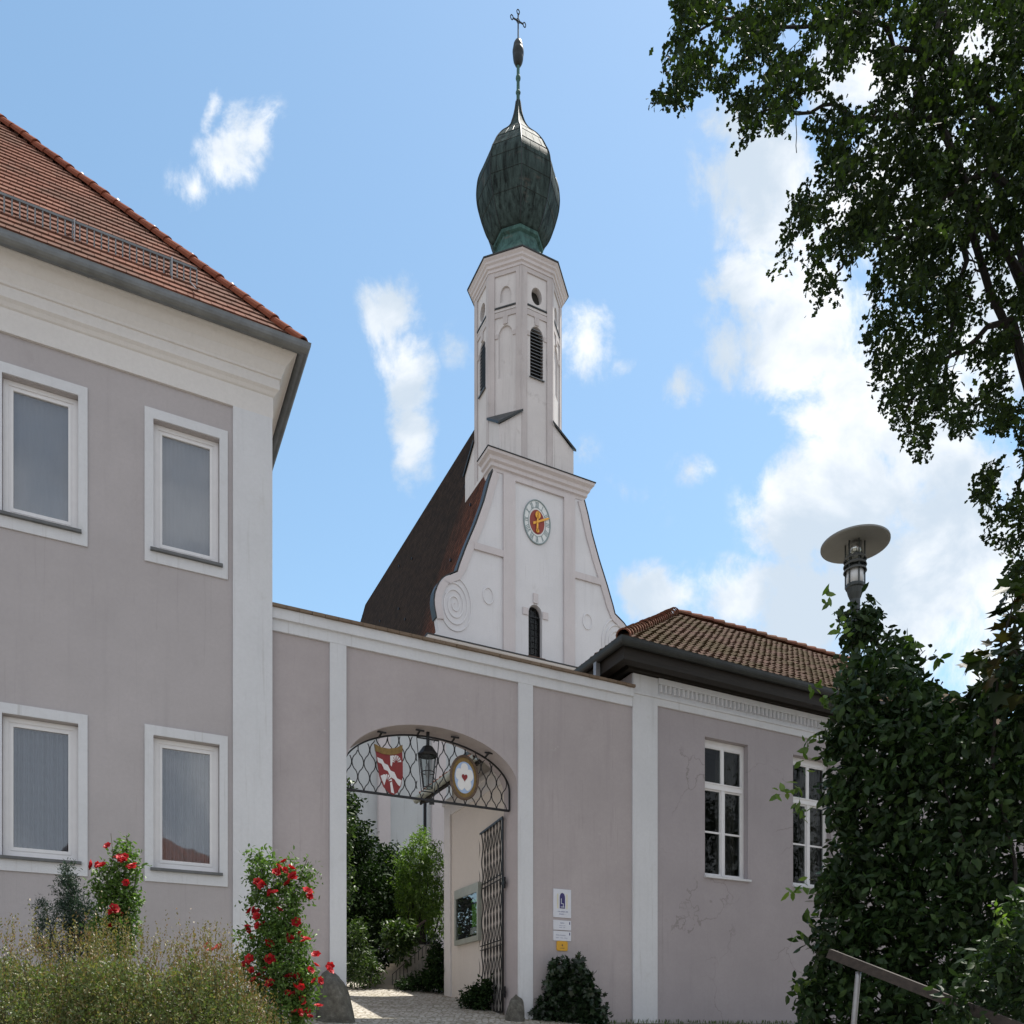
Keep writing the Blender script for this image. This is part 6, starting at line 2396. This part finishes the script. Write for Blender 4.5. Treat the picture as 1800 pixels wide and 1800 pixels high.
# maple sprays at the right edge
mp = thing('maple_sapling', 'young maple with lobed reddish leaves beside the thicket at the right edge', 'tree', (*at(1830, 1800, 7.6).xy, G(*at(1830, 1800, 7.6).xy)))
o = np.array(mp.location)
poly = [(1800, 1020), (1760, 1020), (1770, 1050), (1748, 1085), (1775, 1090), (1762, 1130), (1735, 1140), (1690, 1165), (1735, 1185), (1700, 1200), (1720, 1225), (1800, 1230), (1900, 1250), (1900, 1040)]
pp = poly_points(poly, 150)
C = ray_points(pp, rng.uniform(7.0, 8.0, len(pp))) - o
P, D, N, S = sprigs(C, 2, 0.10, 0.17, 0.6, None, flat=0.7)
leaf_mesh('foliage', P, D, N, S, 'maple', M['maple_leaf'], mp)
mb = MB()
limb(mb, (0, 0, -0.3), at(1790, 1030, 7.6) - Vector(mp.location), 0.035, 0.006, 0.3, 6)
for (px, py) in ((1735, 1180), (1760, 1120), (1765, 1060)):
    limb(mb, at(1815, py + 60, 7.6) - Vector(mp.location), at(px, py, 7.6) - Vector(mp.location), 0.012, 0.004, 0.3, 5)
mb.build('trunk', M['bark'], mp)

# low shrub in front of the rail
ls = thing('privet_bush', 'dark low bush with a pale fresh shoot below the handrail at bottom right', 'bush', (*at(1760, 1800, 5.4).xy, G(*at(1760, 1800, 5.4).xy)))
o = np.array(ls.location)
poly = [(1800, 1560), (1770, 1600), (1760, 1640), (1720, 1660), (1700, 1690), (1665, 1740), (1655, 1800), (1700, 1830), (1900, 1830), (1900, 1560)]
pp = poly_points(poly, 420)
C = ray_points(pp, rng.uniform(5.0, 5.6, len(pp))) - o
P, D, N, S = sprigs(C, 6, 0.09, 0.075, 0.5, None, flat=0.45)
leaf_mesh('foliage', P, D, N, S, 'oval', M['bush_leaf'], ls)
C = np.array([tuple(at(1752 + q * 2.2 + random.uniform(-5, 5), 1590 + q * 7, 5.0)) for q in range(12)]) - o
P, D, N, S = sprigs(C, 3, 0.035, 0.045, -0.6, None, flat=0.3)
leaf_mesh('leaves', P, D, N, S, 'oval', M['bright_leaf'], ls)

# handrail
rl = thing('handrail', 'sloping weathered timber handrail on a thin steel post in the bottom right corner', 'handrail', (*at(1505, 1800, 5.6).xy, G(*at(1505, 1800, 5.6).xy)))
o = Vector(rl.location)
mb = MB()
ra_, rb_ = at(1458, 1676, 5.9) - o, at(1830, 1822, 4.9) - o
mb.bar(ra_, rb_, 0.05, 0.066)
mb.build('rail', M['railwood'], rl)
mb = MB()
v0, v1 = at(1509, 1708, 5.75) - o, at(1498, 1830, 5.75) - o
mb.tube([v0, v0 + (v1 - v0) * 0.1, v1, v1 + (v1 - v0) * 4], 0.019, 10)
mb.build('post', M['galv'], rl, smooth=True)

# oak
OP = [(1183, -60), (1186, 0), (1190, 55), (1168, 105), (1150, 135), (1146, 178), (1160, 188), (1178, 165), (1190, 205), (1212, 192), (1228, 150), (1255, 145), (1275, 175), (1300, 190), (1294, 250), (1322, 250), (1345, 205), (1372, 240), (1400, 210), (1430, 235), (1452, 262), (1445, 290), (1412, 330), (1388, 370), (1376, 410), (1362, 480), (1385, 470), (1408, 440), (1426, 500), (1424, 562), (1440, 555), (1455, 500), (1476, 530), (1472, 450), (1500, 440), (1526, 462), (1536, 560), (1520, 590), (1540, 640), (1548, 710), (1580, 750), (1600, 800), (1622, 812), (1636, 770), (1650, 718), (1682, 766), (1702, 768), (1722, 738), (1760, 765), (1740, 800), (1716, 830), (1708, 888), (1736, 905), (1730, 945), (1758, 965), (1775, 985), (1772, 1035), (1800, 1060), (1900, 1080), (1960, 600), (1960, -60)]
HOL = [[(1445, 150), (1510, 85), (1550, 120), (1545, 190), (1500, 205), (1478, 180), (1452, 172)], [(1660, 90), (1712, 50), (1765, 25), (1762, 60), (1715, 98), (1672, 104)],
       [(1765, 480), (1800, 400), (1830, 400), (1800, 470), (1760, 545)], [(1690, 570), (1730, 545), (1775, 548), (1800, 575), (1740, 590), (1700, 600)], [(1665, 640), (1700, 610), (1720, 660), (1690, 690)], [(1630, 245), (1655, 240), (1668, 262), (1650, 275)],
       [(1585, 318), (1606, 298), (1610, 330), (1580, 355)], [(1700, 470), (1745, 440), (1752, 500), (1720, 525)], [(1760, 620), (1800, 600), (1830, 700), (1780, 720)], [(1560, 60), (1590, 40), (1600, 80), (1570, 95)], [(1742, 885), (1760, 780), (1790, 760), (1800, 840), (1770, 905)]]
oak = thing('oak_tree', 'old oak whose dark leafy boughs hang into the sky from the upper right', 'tree', (9.6, 12.4, G(9.6, 12.4)))
o = np.array(oak.location)
pp = poly_points(OP, 10500, HOL)
# thin the foliage with soft noise so that sky shows between the boughs
nzv = (np.sin(pp[:, 0] * 0.043 + 1.3 * np.sin(pp[:, 1] * 0.031)) + np.sin(pp[:, 1] * 0.052 + 1.7 * np.sin(pp[:, 0] * 0.037)) + np.sin((pp[:, 0] + pp[:, 1]) * 0.081))
keep = nzv > rng.uniform(-1.7, 1.45, len(pp))
dens_x = (pp[:, 0] - 1500) / 200
keep |= rng.uniform(0, 1, len(pp)) < np.clip(dens_x, 0, 0.30) * ((pp[:, 1] < 380) | (pp[:, 0] < 1690))
pp = pp[keep]
Yo = 12.0 + rng.normal(size=len(pp)) * 1.0
C = ray_points(pp, Yo) - o
# more of the crown beyond the frame
cb2 = [(3.6, 0.5, 15.0, 3.6, 3.5, 4.0), (1.0, 1.5, 26.0, 4.5, 3.5, 3.5), (-3.0, 0.8, 22.0, 3.5, 3.0, 2.2), (4.0, -1.0, 9.5, 2.8, 2.6, 3.0), (3.6, 3.4, 6.0, 2.3, 2.3, 4.0), (4.6, 5.6, 6.5, 2.4, 2.4, 4.0)]
C2a, d2 = blob_points(cb2[:4], 2200, 0.4)
C2b, d2 = blob_points(cb2[4:], 3800, 0.3)
C2 = np.concatenate([C2a, C2b])
Cc = np.concatenate([C, C2])
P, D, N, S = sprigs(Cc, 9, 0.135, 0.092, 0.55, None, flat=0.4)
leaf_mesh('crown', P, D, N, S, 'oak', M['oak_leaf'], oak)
mb = MB()
ov = Vector(oak.location)
trunk = limb(mb, (0, 0, -0.5), (0.2, 0.1, 9.0), 0.50, 0.32, 0.10, 12)
top = limb(mb, (0.2, 0.1, 9.0), (-0.6, 0.2, 17.5), 0.30, 0.10, 0.3, 9)
Q = lambda px, py, Y=12.2: at(px, py, Y) - ov
for (a, ts) in ((Vector((0.15, 0.1, 7.5)), [(1740, 300), (1580, 420), (1450, 400)]), (Vector((0.2, 0.1, 9.0)), [(1690, 130), (1500, 20), (1220, 60)]), (Vector((0.1, 0.0, 6.5)), [(1780, 560), (1640, 640), (1590, 740)]),
                (Vector((0.0, 0.2, 11.0)), [(1660, 10), (1610, 170), (1580, 330)]), (Vector((0.1, 0.0, 6.0)), [(1810, 780), (1790, 860)]), (Vector((0.1, 0.1, 8.0)), [(1700, 380), (1680, 560), (1640, 720)]),
                (Vector((0.1, 0.0, 8.4)), [(1650, 210), (1480, 190), (1330, 200)]), (Vector((0.1, 0.0, 8.4)), [(1600, 300), (1540, 380), (1470, 480)])):
    r = 0.085
    p0 = a
    for t in ts:
        p1 = Q(*t, 12.2 + random.uniform(-.4, .4))
        limb(mb, p0, p1, r, r * 0.55, 0.35, 6)
        for q in range(5):
            s = p0.lerp(p1, random.uniform(0.2, 0.8))
            e = s + Vector((random.uniform(-.4, .5), random.uniform(-.4, .4), random.uniform(-0.4, 0.3)))
            limb(mb, s, e, r * 0.22, 0.006, 0.4, 4, 4)
        r *= 0.55
        p0 = p1
mb.build('trunk', M['bark'], oak)

# --- courtyard greenery
def court_bush(name, label, cat, blobs, Y, n, size, mat, kind='oval', per=6, shell=0.3, depth=0.7, droop=0.4, trunk=True):
    b0 = at(blobs[-1][0], 1745, Y)
    root = thing(name, label, cat, (b0.x, b0.y, G(b0.x, b0.y)), 0, {'courtyard_tree': 'dark trees in the courtyard', 'low_shrub': 'low shrubs in the courtyard'}.get(name))
    o = Vector(root.location)
    bl = []
    for (px, py, rpx, rpy) in blobs:
        v = at(px, py, Y) - o
        bl.append((v.x, v.y, v.z, rpx / F * Y, depth, rpy / F * Y))
    place_leaves(root, 'crown', bl, n, per, size, kind, mat, shell, size * 1.4, droop, 0.5)
    if trunk:
        mb = MB()
        for (px, py, rpx, rpy) in blobs[:7]:
            limb(mb, (random.uniform(-.1, .1), 0, -0.2), at(px, py, Y) - o, 0.06, 0.012, 0.4, 6)
        mb.build('trunk', M['bark'], root)
    return root


court_bush('courtyard_tree', 'dark evergreen tree filling the left of the archway behind the wall', 'tree', [(600, 1420, 26, 60), (615, 1480, 34, 60), (585, 1500, 60, 80), (620, 1560, 50, 70), (600, 1640, 70, 80), (640, 1600, 40, 60), (560, 1620, 80, 100)], 24.5, 3600, 0.135, M['dark_leaf'], depth=1.1)
court_bush('courtyard_tree', 'round dark tree behind the bright bush, against the church wall', 'tree', [(660, 1530, 40, 50), (690, 1550, 40, 60), (670, 1600, 60, 70), (720, 1610, 50, 70), (700, 1670, 70, 60)], 27.5, 3200, 0.14, M['dark_leaf'], depth=1.2)
court_bush('sunlit_bush', 'bright yellow-green sunlit bush in the courtyard left of the cream wall', 'bush', [(742, 1490, 18, 34), (720, 1520, 24, 34), (760, 1520, 24, 40), (712, 1560, 24, 34), (745, 1570, 40, 50), (770, 1600, 26, 50), (735, 1600, 30, 40)], 25.0, 1300, 0.12, M['bright_leaf'], 'narrow', 7, depth=0.7, droop=0.8)
court_bush('low_shrub', 'leafy low shrub at the foot of the courtyard steps, left side', 'shrub', [(625, 1640, 22, 26), (635, 1690, 30, 26), (648, 1702, 22, 24), (625, 1710, 30, 22)], 21.5, 300, 0.14, M['mid_leaf'], 'narrow', 6, 0.4, 0.5, 0.5, False)
court_bush('low_shrub', 'pale broad-leaved shrub beside the step rail in the middle of the archway', 'shrub', [(700, 1640, 24, 24), (715, 1650, 22, 22), (690, 1650, 16, 20), (705, 1670, 20, 20)], 22.5, 220, 0.14, M['mid_leaf'], 'oval', 5, 0.4, 0.4, 0.5, False)
court_bush('low_shrub', 'dark shrubs on the bank right of the courtyard steps', 'shrub', [(768, 1690, 16, 36), (775, 1715, 22, 26), (745, 1724, 24, 14), (715, 1731, 16, 8)], 21.8, 520, 0.11, M['dark_leaf'], 'oval', 6, 0.3, 0.5, 0.4, False)
court_bush('low_shrub', 'small shrub against the cream wall behind the open iron gate', 'shrub', [(838, 1748, 20, 16), (852, 1742, 16, 18), (828, 1758, 16, 10), (842, 1762, 20, 10)], 18.6, 300, 0.09, M['dark_leaf'], 'oval', 6, 0.3, 0.25, 0.4, False)
vx_, vz_ = on_y(PW, 612, 1450, GY + GT + 0.3)
VX, VY = l2w(PW, vx_, GY + GT + 0.3)
court_bush('hanging_vine', 'trailing vine with sunlit leaves on the left inner side of the archway', 'vine', [(610, 1385, 8, 20), (612, 1420, 9, 30), (614, 1450, 8, 30), (609, 1500, 8, 50), (612, 1560, 9, 60), (606, 1480, 8, 60)], VY + 0.4, 120, 0.11, M['mid_leaf'], 'oval', 4, 0.2, 0.2, 0.9, False)

# steps with their rail
st = thing('garden_steps', 'narrow stone steps climbing right through the courtyard shrubs', 'steps', (0, 0, 0))
mb = MB()
for i in range(14):
    t = i / 13
    px, py = 672 + (752 - 672) * t, 1733 - (1733 - 1662) * t
    Y = 22.2 + 2.2 * t
    v = at(px, py, Y)
    mb.box(v.x - 0.45, v.x + 0.35, v.y - 0.25, v.y + 0.5, v.z - 0.9, v.z)
mb.build('treads', M['concrete'], st)
mb = MB()
for i in range(12):
    t = i / 11
    px, py = 678 + (750 - 678) * t, 1735 - (1735 - 1668) * t
    Y = 22.0 + 2.2 * t
    v = at(px + 12, py, Y)
    mb.bar(v, v + Vector((0, 0, 0.34)), 0.02)
    if i:
        mb.bar(pv + Vector((0, 0, 0.34)), v + Vector((0, 0, 0.34)), 0.015)
    pv = v
mb.build('step_railing', M['iron'], st)
hr = MB()
hr.bar(at(680, 1668, 22.4), at(748, 1618, 24.2), 0.05)
hro = hr.build('handrail', M['brownwood'], st)

# rough grass along the foot of the walls
C, Dn = [], []
for i in range(420):
    lx_ = random.uniform(5.2, 14.0)
    ly_ = -abs(random.gauss(0, 0.35)) + 0.05
    X, Y = l2w(PW, lx_, ly_)
    C.append((X, Y, G(X, Y) - 0.02))
    Dn.append((random.uniform(-.5, .5), random.uniform(-.5, .5), 1.6))
gr = leaf_mesh('grass', np.array(C), np.array(Dn), rng.normal(size=(len(C), 3)), rng.uniform(0.04, 0.11, len(C)), 'narrow', M['grass_leaf'])
tag(gr, 'rough grass along the foot of the right wall', 'grass', kind='stuff')
